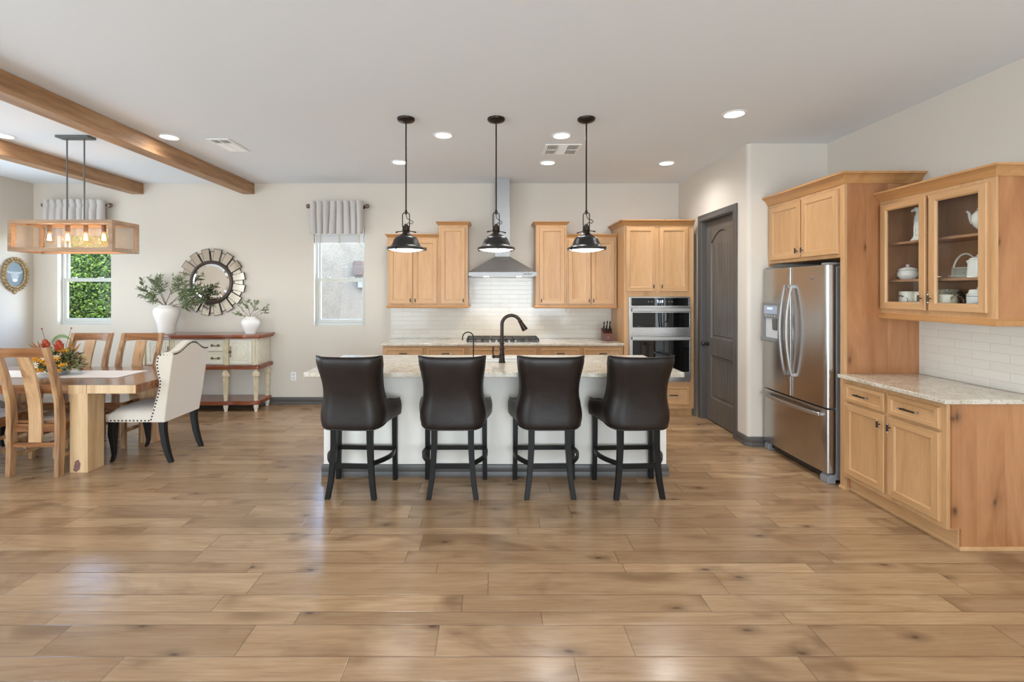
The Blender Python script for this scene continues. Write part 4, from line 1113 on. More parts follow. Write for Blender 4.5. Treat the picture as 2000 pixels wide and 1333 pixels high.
# ---------------------------------------------------------------- window valances
M['finial'] = plain('brushed_bronze_finial', S(122, 104, 92), .4, .6)
def valance(x0, x1, zt, zb, xr0, xr1, lb_r, lb_v, n=8, sd=1):
    rr = thing('curtain_rod', lb_r, 'curtain rod', ((xr0+xr1)/2, 6.415, zt-.055), 0, 'curtain rods over the windows')
    h = (xr1-xr0)/2
    m = MB(); m.cyl((-h, 0, 0), (h, 0, 0), .011, seg=14); m.build('rod', M['bronze'], rr)
    for s in (-1, 1):
        m = MB(); m.lathe([(.012, .001), (.016, .004), (.020, .012), (.028, .018), (.031, .035), (.028, .052), (.018, .060), (.004, .062)], (s*h, 0, 0), 20, ax='x')
        if s < 0:
            for v in m.bm.verts: v.co.x = -h-(v.co.x+h)
        m.build('finial', M['finial'], rr)
        m = MB(); m.cyl((s*(h-.03), .004, 0), (s*(h-.03), .084, 0), .008, seg=10); m.lathe([(.022, .078), (.022, .0845)], (s*(h-.03), 0, 0), 16, ax='y'); m.build('bracket', M['bronze'], rr)
    rg = random.Random(sd); ph = [rg.uniform(-.25, .25) for _ in range(n+2)]; am = [rg.uniform(.8, 1.15) for _ in range(n+2)]
    def prof(u, v):
        k = u*n; i = int(min(k, n-1e-6)); t_ = k-i
        bulge = sin(pi*t_)**.42*am[i]
        wob = .010*sin(v*3+ph[i]*9)*sin(pi*t_)
        pinch = .5+.5*smooth(0, .14, abs(v-.87)) if False else 1
        gather = 1-.35*math.exp(-((v-.86)/.05)**2)
        y = -.028-.062*bulge*gather*(1+.25*(1-v)*sin(7*u+ph[i]*8))
        x = x0+(x1-x0)*u+wob+.012*(1-v)*sin(9*u+sd)
        z = zb+(zt-zb)*v+(.010*sin(pi*t_) if v > .95 else 0)-(.018*(sin(pi*t_)-.5)*(1-v))
        return (x, 6.4+y+.024, z)
    def inner(u, v):
        p = prof(u, v); return (p[0]*1+.0, p[1]+.005, p[2])
    m = MB(); m.shell(prof, inner, n*10+1, 14)
    o = m.build('window_valance', M['valance'], smooth=70); tag(o, lb_v, 'valance', 'pleated valances over the windows')
valance(-2.468, -1.742, 2.775, 2.335, -2.46, -1.73, 'bronze curtain rod with round finials over the window beside the kitchen cabinets', 'pale linen pleated valance over the window beside the kitchen cabinets')
valance(-6.085, -5.25, 2.79, 2.31, -6.06, -5.235, 'bronze curtain rod over the dining window behind the chandelier', 'pale linen pleated valance over the dining window behind the chandelier', 9, 4)
r = thing('window_blind', 'raised white blind bunched under the valance beside the kitchen cabinets', 'window blind', (-2.10, 6.53, 2.225))
m = MB(); m.box(-.335, -.022, 0, .335, .022, .016); m.build('bottom_rail', M['white_paint'], r, bevel=.004)
m = MB()
for k in range(13): m.box(-.333, -.024, .0175+.0072*k, .333, .024, .0225+.0072*k)
o = m.build('slats', M['white_paint'], r, smooth=0); o['kind'] = 'stuff'
m = MB(); m.box(-.338, -.025, .112, .338, .025, .2245); m.build('head_rail', M['white_paint'], r, bevel=.003)
for k in (-.27, 0, .27):
    m = MB(); m.box(k-.012, -.0285, -.002, k+.012, -.0265, .115); m.build('ladder_tape', M['linen'], r, smooth=0)
m = MB(); m.cyl((-.318, -.03, .115), (-.33, -.032, -.42), .004, seg=8); m.build('tilt_wand', M['plastic_light'], r)

# ---------------------------------------------------------------- dining table and what lies on it
TX0, TX1, TY0, TY1, TZ = -5.35, -3.05, 4.04, 5.03, .76
r = thing('dining_table', 'solid sheesham dining table with thick square legs in the dining area', 'dining table', ((TX0+TX1)/2, (TY0+TY1)/2, 0))
cx, cy = (TX0+TX1)/2, (TY0+TY1)/2
m = MB(); m.box(TX0-cx, TY0-cy, .685, TX1-cx, TY1-cy, TZ); tp = m.build('tabletop', M['sheesham_h'], r, bevel=.003)
m = MB(); m.box(TX1-cx-.42, TY0-cy-.0015, .687, TX1-cx-.002, TY0-cy-.0002, TZ-.002); m.build('edge_band', M['sheesham_pale'], tp, smooth=0)
for i, (sx, sy) in enumerate(((1, -1), (1, 1), (-1, -1), (-1, 1))):
    lx = (TX1-.5025-cx)*sx; ly = (cy-TY0-.10)*sy
    m = MB(); m.box(lx-.0775, ly-.0875, 0, lx+.0775, ly+.0875, .684); m.build('leg', M['sheesham_pale'] if sy < 0 else M['sheesham'], r, bevel=.004)
m = MB(); lx = TX1-.5025-cx
m.box(lx-.0775, TY0-cy-.003, .684, lx+.0775, TY0-cy-.0017, .7585); m.build('leg_end_block', M['sheesham_pale'], r, smooth=0)
m = MB(); m.prism([(lx-.045, .02), (lx-.02, .008), (lx+.01, .03), (lx+.018, .08), (lx-.002, .115), (lx-.03, .10)], 'y', -(cy-TY0-.10)-.0885, -(cy-TY0-.10)-.0876); m.build('knot_patch', plain('dark_knot', S(110, 74, 66), .45, noise=.2, nscale=40), r, smooth=0)

m = MB(); n = 60
def rp(u, v): return (-5.05+(1.56)*u, 4.36+.38*v, .7625+.0012*sin(u*40)*sin(v*9))
m.shell(lambda u, v: rp(u, v), lambda u, v: (rp(u, v)[0], rp(u, v)[1], rp(u, v)[2]+.003), 60, 14)
for k in range(26):
    y = 4.365+.37*k/25; m.tube([(-3.492, y, .765), (-3.475, y+.003, .7648), (-3.458, y-.002, .7638)], .003, 5)
o = m.build('table_runner', M['runner'], smooth=60); tag(o, 'cream table runner with a fringed end along the dining table', 'table runner')

fl = thing('flower_arrangement', 'autumn silk flower centrepiece with red proteas on the table runner', 'flower arrangement', (-4.15, 4.53, .7672))
rg = random.Random(11)
m = MB(); m.lathe([(.05, 0), (.075, .010), (.08, .04), (.07, .046), (.001, .046)], seg=24); m.build('bowl', plain('grey_bowl', S(150, 152, 150), .4), fl)
fm = [plain('eucalyptus', S(142, 148, 112), .6, noise=.3, nscale=20), plain('deep_green_leaf', S(78, 102, 52), .5, noise=.3, nscale=20), plain('straw_leaf', S(190, 176, 128), .6, noise=.2, nscale=20), plain('brown_leaf', S(128, 88, 50), .6, noise=.3, nscale=20)]
m = MB()
for i in range(980):
    a = rg.uniform(0, 2*pi); e = rg.uniform(.02, 1)**.7*1.38
    d = Vector((cos(a)*sin(e+.2)*1.08, sin(a)*sin(e+.2)*.8, cos(e+.2)*1.0+.0))
    rad = rg.uniform(.08, .19); p = Vector((0, 0, .055))+d*rad
    if p.z < .012: p.z = .012
    m.leaf(p, d+Vector((rg.gauss(0, .5), rg.gauss(0, .5), rg.gauss(0, .4))), (rg.gauss(0, .6), rg.gauss(0, .6), 1), rg.uniform(.035, .07), rg.uniform(.018, .032), mi=rg.choice((0, 0, 0, 1, 1, 2, 2, 3)))
for v in m.bm.verts: v.co.z = max(v.co.z, .002)
m.build('foliage', fm, fl, smooth=0)
def protea(p, d, sz, c1, c2):
    m = MB(); d = Vector(d).normalized(); e1 = d.orthogonal().normalized(); e2 = d.cross(e1)
    m.tube([Vector(p)-d*sz*1.3, Vector(p)-d*sz*.1], .006, 8, mi=1)
    for ring, (rr, h, ln) in enumerate(((.34, 0, .6), (.38, .16, .6), (.34, .34, .56), (.26, .5, .5), (.14, .62, .42))):
        for k in range(11):
            a = 2*pi*(k+ring*.5)/11; o_ = e1*cos(a)+e2*sin(a)
            m.leaf(Vector(p)+d*h*sz+o_*rr*sz*.55, d*1.0+o_*(.12 if ring < 2 else -.12), o_, ln*sz, .30*sz, bend=-.22, mi=0 if (k+ring) % 3 else 2)
    m.tube([Vector(p), Vector(p)+d*sz*.85], [sz*.2, sz*.12], 10, mi=2)
    return m.build('protea', [c1, c2, M['prot2']], fl, smooth=0)
M['prot'] = plain('protea_red', S(176, 66, 40), .6, noise=.3, nscale=30); M['prot2'] = plain('protea_orange', S(198, 98, 58), .6, noise=.2, nscale=30); M['stalk'] = plain('stalk', S(92, 70, 44), .7)
protea((.03, -.04, .225), (.0, -.1, 1), .105, M['prot'], M['stalk']); protea((-.125, .0, .235), (-.15, -.1, 1), .10, M['prot'], M['stalk'])
ym = plain('yarrow_yellow', S(222, 158, 40), .8, noise=.3, nscale=70)
for p in ((.095, -.06, .235), (-.085, -.10, .215), (-.10, -.12, .165), (.04, -.17, .115), (-.03, -.18, .065), (-.21, -.10, .11), (.13, -.13, .11), (-.05, -.15, .155), (-.16, -.12, .16), (.07, -.14, .165), (-.10, -.16, .06), (.11, -.15, .06), (0, -.16, .15)):
    m = MB()
    for k in range(34):
        q = Vector(p)+Vector((rg.gauss(0, .02), rg.gauss(0, .014), rg.gauss(0, .008))); m.ball(q, rg.uniform(.005, .009), seg=6)
    m.tube([Vector(p)-Vector((p[0]*.4, p[1]*.4, .05)), Vector(p)], .003, 6); m.build('yarrow_head', ym, fl, smooth=60)
wm = plain('cream_petal', S(236, 228, 206), .6)
for p in ((0, -.155, .185), (-.06, -.185, .11), (.06, -.10, .17)):
    m = MB()
    for ring, (n_, ln, tilt) in enumerate(((9, .042, .2), (8, .034, .7), (6, .024, 1.4))):
        for k in range(n_):
            a = 2*pi*k/n_+ring; m.leaf(Vector(p)+Vector((0, -.004*ring, .002*ring)), (cos(a), -tilt, sin(a)), (0, -1, .3), ln, .016)
    m.ball(p, .007, seg=8); m.build('white_flower', wm, fl, smooth=0)
bm_ = plain('bronze_leaf', S(150, 98, 46), .5, noise=.3, nscale=25)
for p, d in (((-.15, -.03, .20), (-.75, -.2, .7)), ((-.14, -.04, .20), (-.45, -.3, .9)), ((-.12, -.05, .19), (-.1, -.3, 1)), ((.13, -.02, .22), (.55, -.2, .95)), ((.12, -.03, .22), (.22, -.2, 1)), ((.15, -.03, .20), (.7, -.2, .8))):
    m = MB(); m.leaf(p, d, (0, -1, .2), .15, .03, bend=.05); m.build('bronze_leaf', bm_, fl, smooth=0)
m = MB(); pts = [(.0-.20*cos(a)*.55, .02, .24+.125*sin(a)) for a in [pi*.15+pi*.72*i/18 for i in range(19)]]
m.tube(pts, .0025, 6)
for i, p in enumerate(pts):
    for s in (-1, 1):
        for q in (0, .5): m.leaf(Vector(p)+Vector((.004*q, 0, 0)), (s*.2+.3, -.4*s, .9*s), (0, -1, 0), .032*(1-i/30), .011)
m.build('fern_frond', plain('fern_green', S(104, 142, 66), .5), fl, smooth=0)
for p in ((-.175, 0, .435), (.09, .02, .44)):
    m = MB(); m.tube([(p[0]*.5, 0, .20), (p[0]*.85, 0, .34), p], .0018, 6, mi=1); m.ball(p, .008, seg=10); m.build('berry', [plain('berry_red', S(176, 44, 40), .4), M['stalk']], fl)

# ---------------------------------------------------------------- sheesham dining chairs
def dining_chair(label, loc, rz):
    """local: faces -Y, back posts at +Y"""
    r = thing('dining_chair', label, 'dining chair', loc, rz, 'slat back wooden dining chairs')
    hw = .205
    def post(x):
        m = MB(); rows = []
        for z, y, d, w_ in ((0, .215, .050, .040), (.20, .205, .056, .042), (.46, .200, .062, .044), (.62, .210, .056, .044), (.85, .255, .046, .044), (1.10, .330, .036, .044)):
            rows.append([m.v((x+a*w_/2, y+b*d/2, z)) for a, b in ((-1,-1),(1,-1),(1,1),(-1,1))])
        for A, B in zip(rows, rows[1:]):
            for k in range(4): m.f([A[k], A[(k+1) % 4], B[(k+1) % 4], B[k]])
        m.f(rows[0]); m.f(rows[-1][::-1]); return m.build('back_post', M['sheesham'], r, bevel=.003)
    def yb(z): 
        ks = [(.2, .205), (.46, .20), (.62, .21), (.85, .255), (1.10, .33)]
        for (a, p), (b, q) in zip(ks, ks[1:]):
            if z <= b: return p+(q-p)*(z-a)/(b-a)
        return ks[-1][1]
    post(-hw); post(hw)
    m = MB(); rows = []
    for i in range(13):
        x = -hw+.0225+(2*hw-.045)*i/12; sag = .012*(1-(2*i/12-1)**2)
        z0 = 1.012+.012*sin(pi*i/12); z1 = 1.098
        rows.append([m.v((x, yb(z)+d+sag, z)) for z, d in ((z0, -.012), (z0, .012), (z1, .012), (z1, -.012))])
    for A, B in zip(rows, rows[1:]):
        for k in range(4): m.f([A[k], A[(k+1) % 4], B[(k+1) % 4], B[k]])
    m.f(rows[0]); m.f(rows[-1][::-1]); m.build('top_rail', M['sheesham_h'], r, bevel=.003)
    m = MB(); rows = []
    for i in range(13):
        z = .285+(1.018-.285)*i/12; w_ = .055
        rows.append([m.v((x, yb(z)+d-(.0 if z > .5 else .0), z)) for x, d in ((-w_, -.010), (w_, -.010), (w_, .010), (-w_, .010))])
    for A, B in zip(rows, rows[1:]):
        for k in range(4): m.f([A[k], A[(k+1) % 4], B[(k+1) % 4], B[k]])
    m.f(rows[0]); m.f(rows[-1][::-1]); m.build('back_splat', M['splat'], r, bevel=.002)
    m = MB(); m.box(-hw+.0225, .186, .245, hw-.0225, .214, .284); m.build('lower_rail', M['sheesham_h'], r, bevel=.002)
    m = MB(); n = 12
    def st(x, y): return .462-.012*(1-(x/.23)**2)*(1-((y+.02)/.24)**2)
    g = [[(-.222+.444*i/n, -.245+.412*j/n) for i in range(n+1)] for j in range(n+1)]
    T = [[m.v((x, y, st(x, y))) for x, y in rw] for rw in g]; B = [[m.v((x, y, .436)) for x, y in rw] for rw in g]
    for j in range(n):
        for i in range(n): m.f([T[j][i], T[j][i+1], T[j+1][i+1], T[j+1][i]]); m.f([B[j][i], B[j+1][i], B[j+1][i+1], B[j][i+1]])
    for k in range(n):
        m.f([T[0][k], B[0][k], B[0][k+1], T[0][k+1]]); m.f([T[n][k], T[n][k+1], B[n][k+1], B[n][k]]); m.f([T[k][0], T[k+1][0], B[k+1][0], B[k][0]]); m.f([T[k][n], B[k][n], B[k+1][n], T[k+1][n]])
    m.build('seat', M['sheesham_h'], r, bevel=.004)
    m = MB(); m.box(-.183, .172, .37, .183, .198, .4355); m.box(-.183, -.222, .375, .183, -.198, .4355)
    for s in (-1, 1): m.box(s*.192, -.19, .375, s*.214, .172, .4355)
    m.build('seat_apron', M['sheesham_h'], r, bevel=.002)
    for s in (-1, 1):
        m = MB(); m.hexa([(s*.205-.018, -.226, 0), (s*.205+.018, -.226, 0), (s*.205+.018, -.19, 0), (s*.205-.018, -.19, 0)], [(s*.203-.022, -.232, .4355), (s*.203+.022, -.232, .4355), (s*.203+.022, -.19, .4355), (s*.203-.022, -.19, .4355)]); m.build('leg', M['sheesham'], r, bevel=.002)
        m = MB(); m.box(s*.205-.010, -.19, .15, s*.205+.010, .180, .182); m.build('stretcher', M['sheesham'], r, bevel=.002)
        m = MB(); m.box(s*.205-.010, -.19, .262, s*.205+.010, .178, .294); m.build('stretcher', M['sheesham'], r, bevel=.002)
    return r
c0 = dining_chair('wooden dining chair in the left foreground, its slatted back toward the camera', (-3.862, 4.195, 0), 180)
dup(c0, (-3.87, 4.905, 0), 0, 'wooden dining chair behind the table nearest the wing chair')
dup(c0, (-4.43, 4.905, 0), 0, 'wooden dining chair behind the table and the flower centrepiece')
dup(c0, (-4.50, 4.195, 0), 180, 'wooden dining chair mostly cut off by the left picture edge')

# ---------------------------------------------------------------- upholstered wing chair at the table end
r = thing('wing_chair', 'oatmeal linen wing dining chair with dark nailheads and black legs', 'wing chair', (-3.20, 4.53, 0), -90)
# local: faces -Y; local +x is toward the camera
HW = .262
m = MB(); n = 16
def st(x, y):
    e = (1-(x/.25)**4)*(1-((y+.02)/.275)**6); return .425+.075*max(0, e)**.5
g = [[(-.245+.49*i/n, -.285+.46*j/n) for i in range(n+1)] for j in range(n+1)]
def fr(x, y): return y-.02*(1-(x/.245)**2) if y < -.2 else y
T = [[m.v((x, fr(x, y), st(x*.98, y))) for x, y in rw] for rw in g]; B = [[m.v((x, fr(x, y), .372)) for x, y in rw] for rw in g]
for j in range(n):
    for i in range(n): m.f([T[j][i], T[j][i+1], T[j+1][i+1], T[j+1][i]]); m.f([B[j][i], B[j+1][i], B[j+1][i+1], B[j][i+1]])
for k in range(n):
    m.f([T[0][k], B[0][k], B[0][k+1], T[0][k+1]]); m.f([T[n][k], T[n][k+1], B[n][k+1], B[n][k]]); m.f([T[k][0], T[k+1][0], B[k+1][0], B[k][0]]); m.f([T[k][n], B[k][n], B[k+1][n], T[k+1][n]])
m.build('seat', M['linen'], r, smooth=60)
def rear(z): return .232+.10*((z-.375)/.72)
def ztop(x): 
    q = abs(x)/HW; return 1.012+.083*(cos(pi*min(1, q/.86))*.5+.5)
def bk(u, v, front):
    x = -HW+2*HW*u; zt = ztop(x); z = .374+(zt-.374)*v
    y = rear(z); 
    if front: y -= .085+.012*(1-(x/HW)**2)
    if v > .97: y += -.012 if not front else .012
    k = 1-.035*(1-smooth(.37, .62, z))
    return (x*k, y, z)
m = MB(); m.shell(lambda u, v: bk(u, v, False), lambda u, v: bk(u, v, True), 25, 22); bo = m.build('backrest', M['linen'], r, smooth=50)
# wings: side profiles (front edge y for height z)
WP = [(.374, .085), (.42, .098), (.50, .125), (.60, .158), (.68, .180), (.75, .188), (.82, .172), (.90, .160), (.96, .168), (.995, .195), (1.008, .235)]
def wy(z):
    for (a, p), (b, q) in zip(WP, WP[1:]):
        if z <= b: return p+(q-p)*(z-a)/(b-a)
    return WP[-1][1]
for s in (-1, 1):
    def wo(u, v, off, s=s):
        z = .375+(1.008-.375)*v; y0 = wy(z); y1 = rear(z)-.004
        y = y0+(y1-y0)*u; k = 1-.035*(1-smooth(.37, .62, z)); flare = .012*(1-u)*smooth(.5, .9, z)
        rnd_ = -.012*max(0, 1-u/.12)
        return (s*(HW*k-.002+flare+(off if off < 0 else .006+rnd_)), y, z)
    m = MB(); m.shell(lambda u, v: wo(u, v, .0), lambda u, v: wo(u, v, -.046), 9, 26); m.build('wing', M['linen'], r, smooth=60)
def cleg(x, pts, w_):
    m = MB(); rows = []
    for y, z, k in pts: rows.append([m.v((x+a*w_*k/2, y+b*w_*k/2, z)) for a, b in ((-1,-1),(1,-1),(1,1),(-1,1))])
    for A, B in zip(rows, rows[1:]):
        for k in range(4): m.f([A[k], A[(k+1) % 4], B[(k+1) % 4], B[k]])
    m.f(rows[0]); m.f(rows[-1][::-1]); m.build('leg', M['black_wood'], r, bevel=.004)
for s in (-1, 1):
    cleg(s*.215, [(-.262, .371, 1.15), (-.270, .26, 1.1), (-.262, .16, .8), (-.256, .07, .6), (-.268, .02, .55), (-.278, 0, .5)], .052)
    cleg(s*.222, [(.195, .371, 1.1), (.200, .28, 1.0), (.218, .17, .95), (.245, .07, .85), (.272, 0, .75)], .050)
nm = None
def nail(p, nrm):
    global nm
    q = Vector(nrm).normalized()
    if nm is None:
        b = MB(); b.lathe([(.0078, 0), (.0070, .0028), (.0045, .0048), (.0008, .0056)], seg=10); nm = b.build('nailhead', M['bronze'], r); o = nm
    else: o = copy_part(nm, r)
    o.location = p; o.rotation_euler = q.to_track_quat('Z', 'Y').to_euler()
for i in range(14): nail((.246, -.262+i*.0345, .386), (1, 0, 0))
for i in range(9): nail((-.20+i*.05, fr(-.20+i*.05, -.285)-.001, .386), (0, -1, 0))
for i in range(21):
    z = .398+i*.0295; k = 1-.035*(1-smooth(.37, .62, z)); nail((HW*k+.004+.012*smooth(.5, .9, z)*.9, wy(z)+.020, z), (1, 0, 0))
for y, z in ((.205, 1.0), (.235, 1.002), (.262, 1.0)): nail((HW+.012-.008*(y-.2)/.06, y+.003, z-.012), (1, 0, 0))
for i in range(24):
    x = HW-.014-(2*HW-.028)*i/23; z = ztop(x)-.018; nail((x, rear(z)+.0005, z), (0, 1, 0))

dup(r, (-5.20, 4.53, 0), 90, 'oatmeal wing chair at the far left table end, only its seat front showing')
# ---------------------------------------------------------------- sideboard
r = thing('sideboard', 'cream painted sideboard with mahogany top and turned fluted legs on the back wall', 'sideboard', (-3.79, 6.475, 0))
def plan_(hw, d, bul, dx=0):
    """serpentine front: centre bulges, corners rounded"""
    pts = [(hw, 0), (hw, -d+.05)]
    pts += [(hw-.05+.05*cos(a), -d+.05-.05*sin(a)) for a in [pi/2*i/6 for i in range(1, 7)]]
    n = 44
    for i in range(1, n):
        x = hw-.05-(2*hw-.10)*i/n; q = abs(x)
        b = bul*(1-smooth(.34, .46, q))+.016*math.exp(-((q-.60)/.10)**2)
        pts.append((x, -d-b))
    pts += [(-hw+.05-.05*sin(a), -d+.05-.05*cos(a)) for a in [pi/2*i/6 for i in range(0, 7)]] + [(-hw, 0)]
    return pts
m = MB(); m.prism(plan_(.815, .41, .030), 'z', .968, 1.0); m.build('top', M['mahogany'], r, bevel=.010, seg=3)
m = MB(); m.prism(plan_(.795, .385, .028), 'z', .945, .9675); m.build('top_moulding', M['mahogany'], r, bevel=.006)
m = MB(); m.box(-.745, -.350, .602, .745, 0, .9445); m.build('body', M['cream_paint'], r, bevel=.003)
m = MB(); m.prism(plan_(.790, .385, .028), 'z', .548, .6015); m.build('waist_moulding', M['mahogany'], r, bevel=.014, seg=3)
for z0, z1 in ((.782, .935), (.615, .772)):
    m = MB(); m.rings(-.312, z0, .312, z1, -.372, [(0, .0215), (0, .004), (.004, 0), (.018, 0), (.024, .003)], rail=0); d = m.build('drawer', M['cream_paint'], r)
    for x in (-.21, .21):
        m = MB(); zc = (z0+z1)/2
        for s in (-1, 1): m.lathe([(.016, -.3725), (.017, -.378), (.010, -.384), (.003, -.388)], (x+s*.042, 0, zc), 14, ax='y')
        m.tube([(x-.042, -.386, zc), (x-.02, -.392, zc-.006), (x, -.394, zc-.002), (x+.02, -.392, zc-.006), (x+.042, -.386, zc)], .0045, 8); m.build('pull', M['brass'], d)
for s in (-1, 1):
    m = MB()
    for k in range(3): m.lathe([(.014, .603), (.0135, .944)], (s*.345+(k-1)*.022, -.358, 0), 12)
    m.box(s*.345-.036, -.359, .6025, s*.345+.036, -.3505, .944); m.build('pilaster', M['cream_dark'], r)
    m = MB()
    for k in range(4): m.lathe([(.013, .603), (.0125, .944)], (s*(.715+k*.011), -.352+k*.018, 0), 12)
    m.build('pilaster', M['cream_dark'], r)
    x0, x1 = sorted((s*.392, s*.678)); m = MB()
    m.rings(x0, .615, x1, .935, -.366, [(0, .0155), (0, .004), (.004, 0), (.036, 0), (.040, .005), (.048, .005), (.052, .0)], rail=0)
    cx_ = (x0+x1)/2; m.tube([(cx_+.072*cos(2*pi*i/36), -.3655, .775+.088*sin(2*pi*i/36)) for i in range(36)], .0045, 8, closed=True)
    d = m.build('door', M['cream_paint'], r)
    hx_ = s*.405; m = MB()
    m.tube([(hx_, -.370, .70), (hx_, -.371, .725), (hx_, -.372, .75), (hx_, -.372, .80), (hx_, -.371, .825), (hx_, -.370, .85)], [.003, .008, .004, .004, .008, .003], 8)
    m.lathe([(.013, -.3665), (.013, -.372), (.018, -.380), (.012, -.392), (.003, -.395)], (hx_, 0, .775), 14, ax='y'); m.build('pull', M['brass'], d)
def fl_(i, k): return 1.0
legp = [(.024, .5475), (.026, .537), (.022, .532), (.026, .525), (.040, .505), (.046, .475), (.044, .455), (.030, .449), (.028, .440), (.032, .437), (.034, .425), (.034, .41), (.030, .30), (.026, .19), (.023, .16), (.026, .152), (.026, .142), (.023, .138)]
def flute(i, k): return (.90 if k % 4 == 0 else 1.0) if 3 < i < 14 and i not in (7, 8) else 1.0
for x, y in ((-.725, -.345), (-.345, -.365), (.345, -.365), (.725, -.345), (-.725, -.04), (.725, -.04)):
    m = MB(); m.lathe(legp, (x, y, 0), 40, flute=flute); lg = m.build('leg', M['cream_dark'], r)
    m = MB(); m.lathe([(.018, 0), (.020, .02), (.030, .055), (.032, .07), (.028, .082), (.028, .0865)], (x, y, 0), 20); m.build('foot', M['cream_paint'], lg)
m = MB(); m.prism([(p[0], p[1]) for p in plan_(.770, .375, .030)], 'z', .087, .1375); m.build('shelf', M['mahogany'], r, bevel=.010, seg=3)

# vases and branches
def vase(label, x, y, prof):
    r = thing('vase', label, 'vase', (x, y, 1.0005)); m = MB(); m.lathe(prof, seg=48); m.build('pot', M['matt_ceramic'], r, smooth=50); return r
vase('large white ginger jar vase on the left of the sideboard', -4.33, 6.28, [(.02, 0), (.098, 0), (.100, .008), (.098, .05), (.105, .11), (.128, .19), (.150, .255), (.154, .29), (.146, .325), (.118, .352), (.092, .362), (.090, .368), (.093, .372), (.088, .376), (.080, .374), (.078, .36), (.09, .33), (.02, .33)])
vase('small round white vase on the right end of the sideboard', -3.21, 6.28, [(.02, 0), (.066, 0), (.068, .006), (.070, .02), (.090, .06), (.110, .11), (.116, .14), (.110, .17), (.088, .195), (.062, .205), (.060, .215), (.063, .219), (.058, .222), (.052, .218), (.052, .20), (.07, .18), (.02, .18)])
def branches(name, label, loc, specs, leaf_l, leaf_w, sd, gap, mats, moss_r, dens=1, zb=0):
    r = thing(name, label, 'foliage arrangement', loc); rg = random.Random(sd)
    m = MB(); m.lathe([(.001, -.022), (moss_r, -.022), (moss_r*.96, .008), (.001, .014)], seg=20); m.build('moss', M['moss'], r, smooth=0)
    stems = MB(); lv = MB()
    def grow(p, d, ln, rad, lvl):
        pts = [Vector(p)]; d = Vector(d).normalized(); n = max(4, int(ln/.035))
        for i in range(n):
            d = (d+Vector((rg.gauss(0, .09), rg.gauss(0, .05), rg.gauss(-.02, .07)))).normalized()
            q = pts[-1]+d*ln/n
            if q.y+loc[1] > 6.44: q.y = 6.44-loc[1]
            pts.append(q)
        stems.tube(pts, [rad*(1-.6*i/n) for i in range(n+1)], 6)
        for i in range(1, n+1):
            t = i/n
            if lvl == 0 and t > .38 and i < n and rg.random() < .75*dens:
                s = rg.choice((-1, 1)); sd_ = Vector((d.z*s, rg.gauss(0, .5), -d.x*s*.5+.25)); grow(pts[i], (pts[i]-pts[i-1]).normalized()*.8+sd_*.75, ln*(.22+.16*rg.random()), rad*.55, 1)
            if (lvl == 1 or t > .5) and t > gap:
                for _ in range(5 if lvl else 3):
                    a = rg.uniform(0, 2*pi); dd = (pts[i]-pts[i-1]).normalized(); o_ = Vector((cos(a), sin(a)*.7, sin(a*2)*.6+.1))
                    P_ = pts[i]-(pts[i]-pts[i-1])*rg.random(); L_ = leaf_l*rg.uniform(.7, 1.25)
                    if P_.y+loc[1] > 6.40: o_.y = -abs(o_.y)
                    lv.leaf(P_, dd*.7+o_*.8, (rg.gauss(0, .5), -1, rg.gauss(.4, .5)), L_, leaf_w*rg.uniform(.8, 1.2), mi=rg.choice((0, 0, 1)))
    for d, ln in specs: grow((rg.uniform(-.03, .03)*moss_r/.07, rg.uniform(-.03, .03)*moss_r/.07, -.01), d, ln, .0045 if moss_r > .06 else .0026, 0)
    stems.build('stems', M['twig'], r); lv.build('leaves', mats, r, smooth=0)
branches('olive_branches', 'spreading faux olive branches standing in the large white vase', (-4.33, 6.28, 1.3625), [((-.75, -.1, .75), .42), ((-.55, .0, .9), .47), ((-.95, -.05, .45), .36), ((-.2, -.15, 1), .40), ((.30, -.1, .95), .44), ((.58, -.05, .82), .47), ((.80, -.1, .62), .46), ((.95, -.15, .30), .44), ((.9, -.1, .08), .38)], .058, .013, 21, .15, [M['leaf'], M['leaf2']], .075, 1.0)
branches('leafy_twigs', 'sparse leafy twigs standing in the small white vase', (-3.21, 6.28, 1.2045), [((-.9, -.1, .35), .24), ((-.5, -.1, .8), .26), ((-.1, -.1, 1), .24), ((.3, -.1, .95), .25), ((.65, -.1, .65), .28), ((.9, -.1, .45), .28), ((-.75, 0, .15), .2)], .028, .014, 5, .3, [M['leaf'], M['leaf2']], .048, .8)

# sunburst mirror
mr = thing('sunburst_mirror', 'round sunburst mirror of aged mirror slats above the sideboard', 'mirror', (-3.84, 6.4995, 1.684))
m = MB(); m.lathe([(.30, -.004), (.30, -.0005)], seg=48, ax='y'); m.build('backing', M['black_wood'], mr, smooth=0)
pa = pb = None
def mslat(r0, r1, w0, w1, y, name):
    m = MB(); m.prism([(-w0, r0), (w0, r0), (w1, r1), (-w1, r1)], 'y', y, y+.012, mi=1)
    m.prism([(-w0+.005, r0+.005), (w0-.005, r0+.005), (w1-.006, r1-.006), (-w1+.006, r1-.006)], 'y', y-.0012, y-.0001, mi=0)
    return m.build(name, [M['mirror_aged'], M['bronze']], mr, smooth=0)
for i in range(16):
    a = 2*pi*(i+.5)/16
    if i == 0: pa = mslat(.27, .462, .042, .055, -.040, 'mirror_slat'); o = pa
    else: o = copy_part(pa, mr)
    o.rotation_euler = (0, a, 0)
    a = 2*pi*i/16
    if i == 0: pb = mslat(.27, .425, .030, .045, -.022, 'mirror_slat'); o = pb
    else: o = copy_part(pb, mr)
    o.rotation_euler = (0, a, 0)
m = MB(); m.lathe([(.252, -.010), (.252, -.056), (.262, -.066), (.290, -.060), (.300, -.046), (.300, -.010)], seg=64, ax='y'); m.build('ring', plain('dark_ring', S(66, 54, 46), .4, .3, noise=.3, nscale=60), mr)
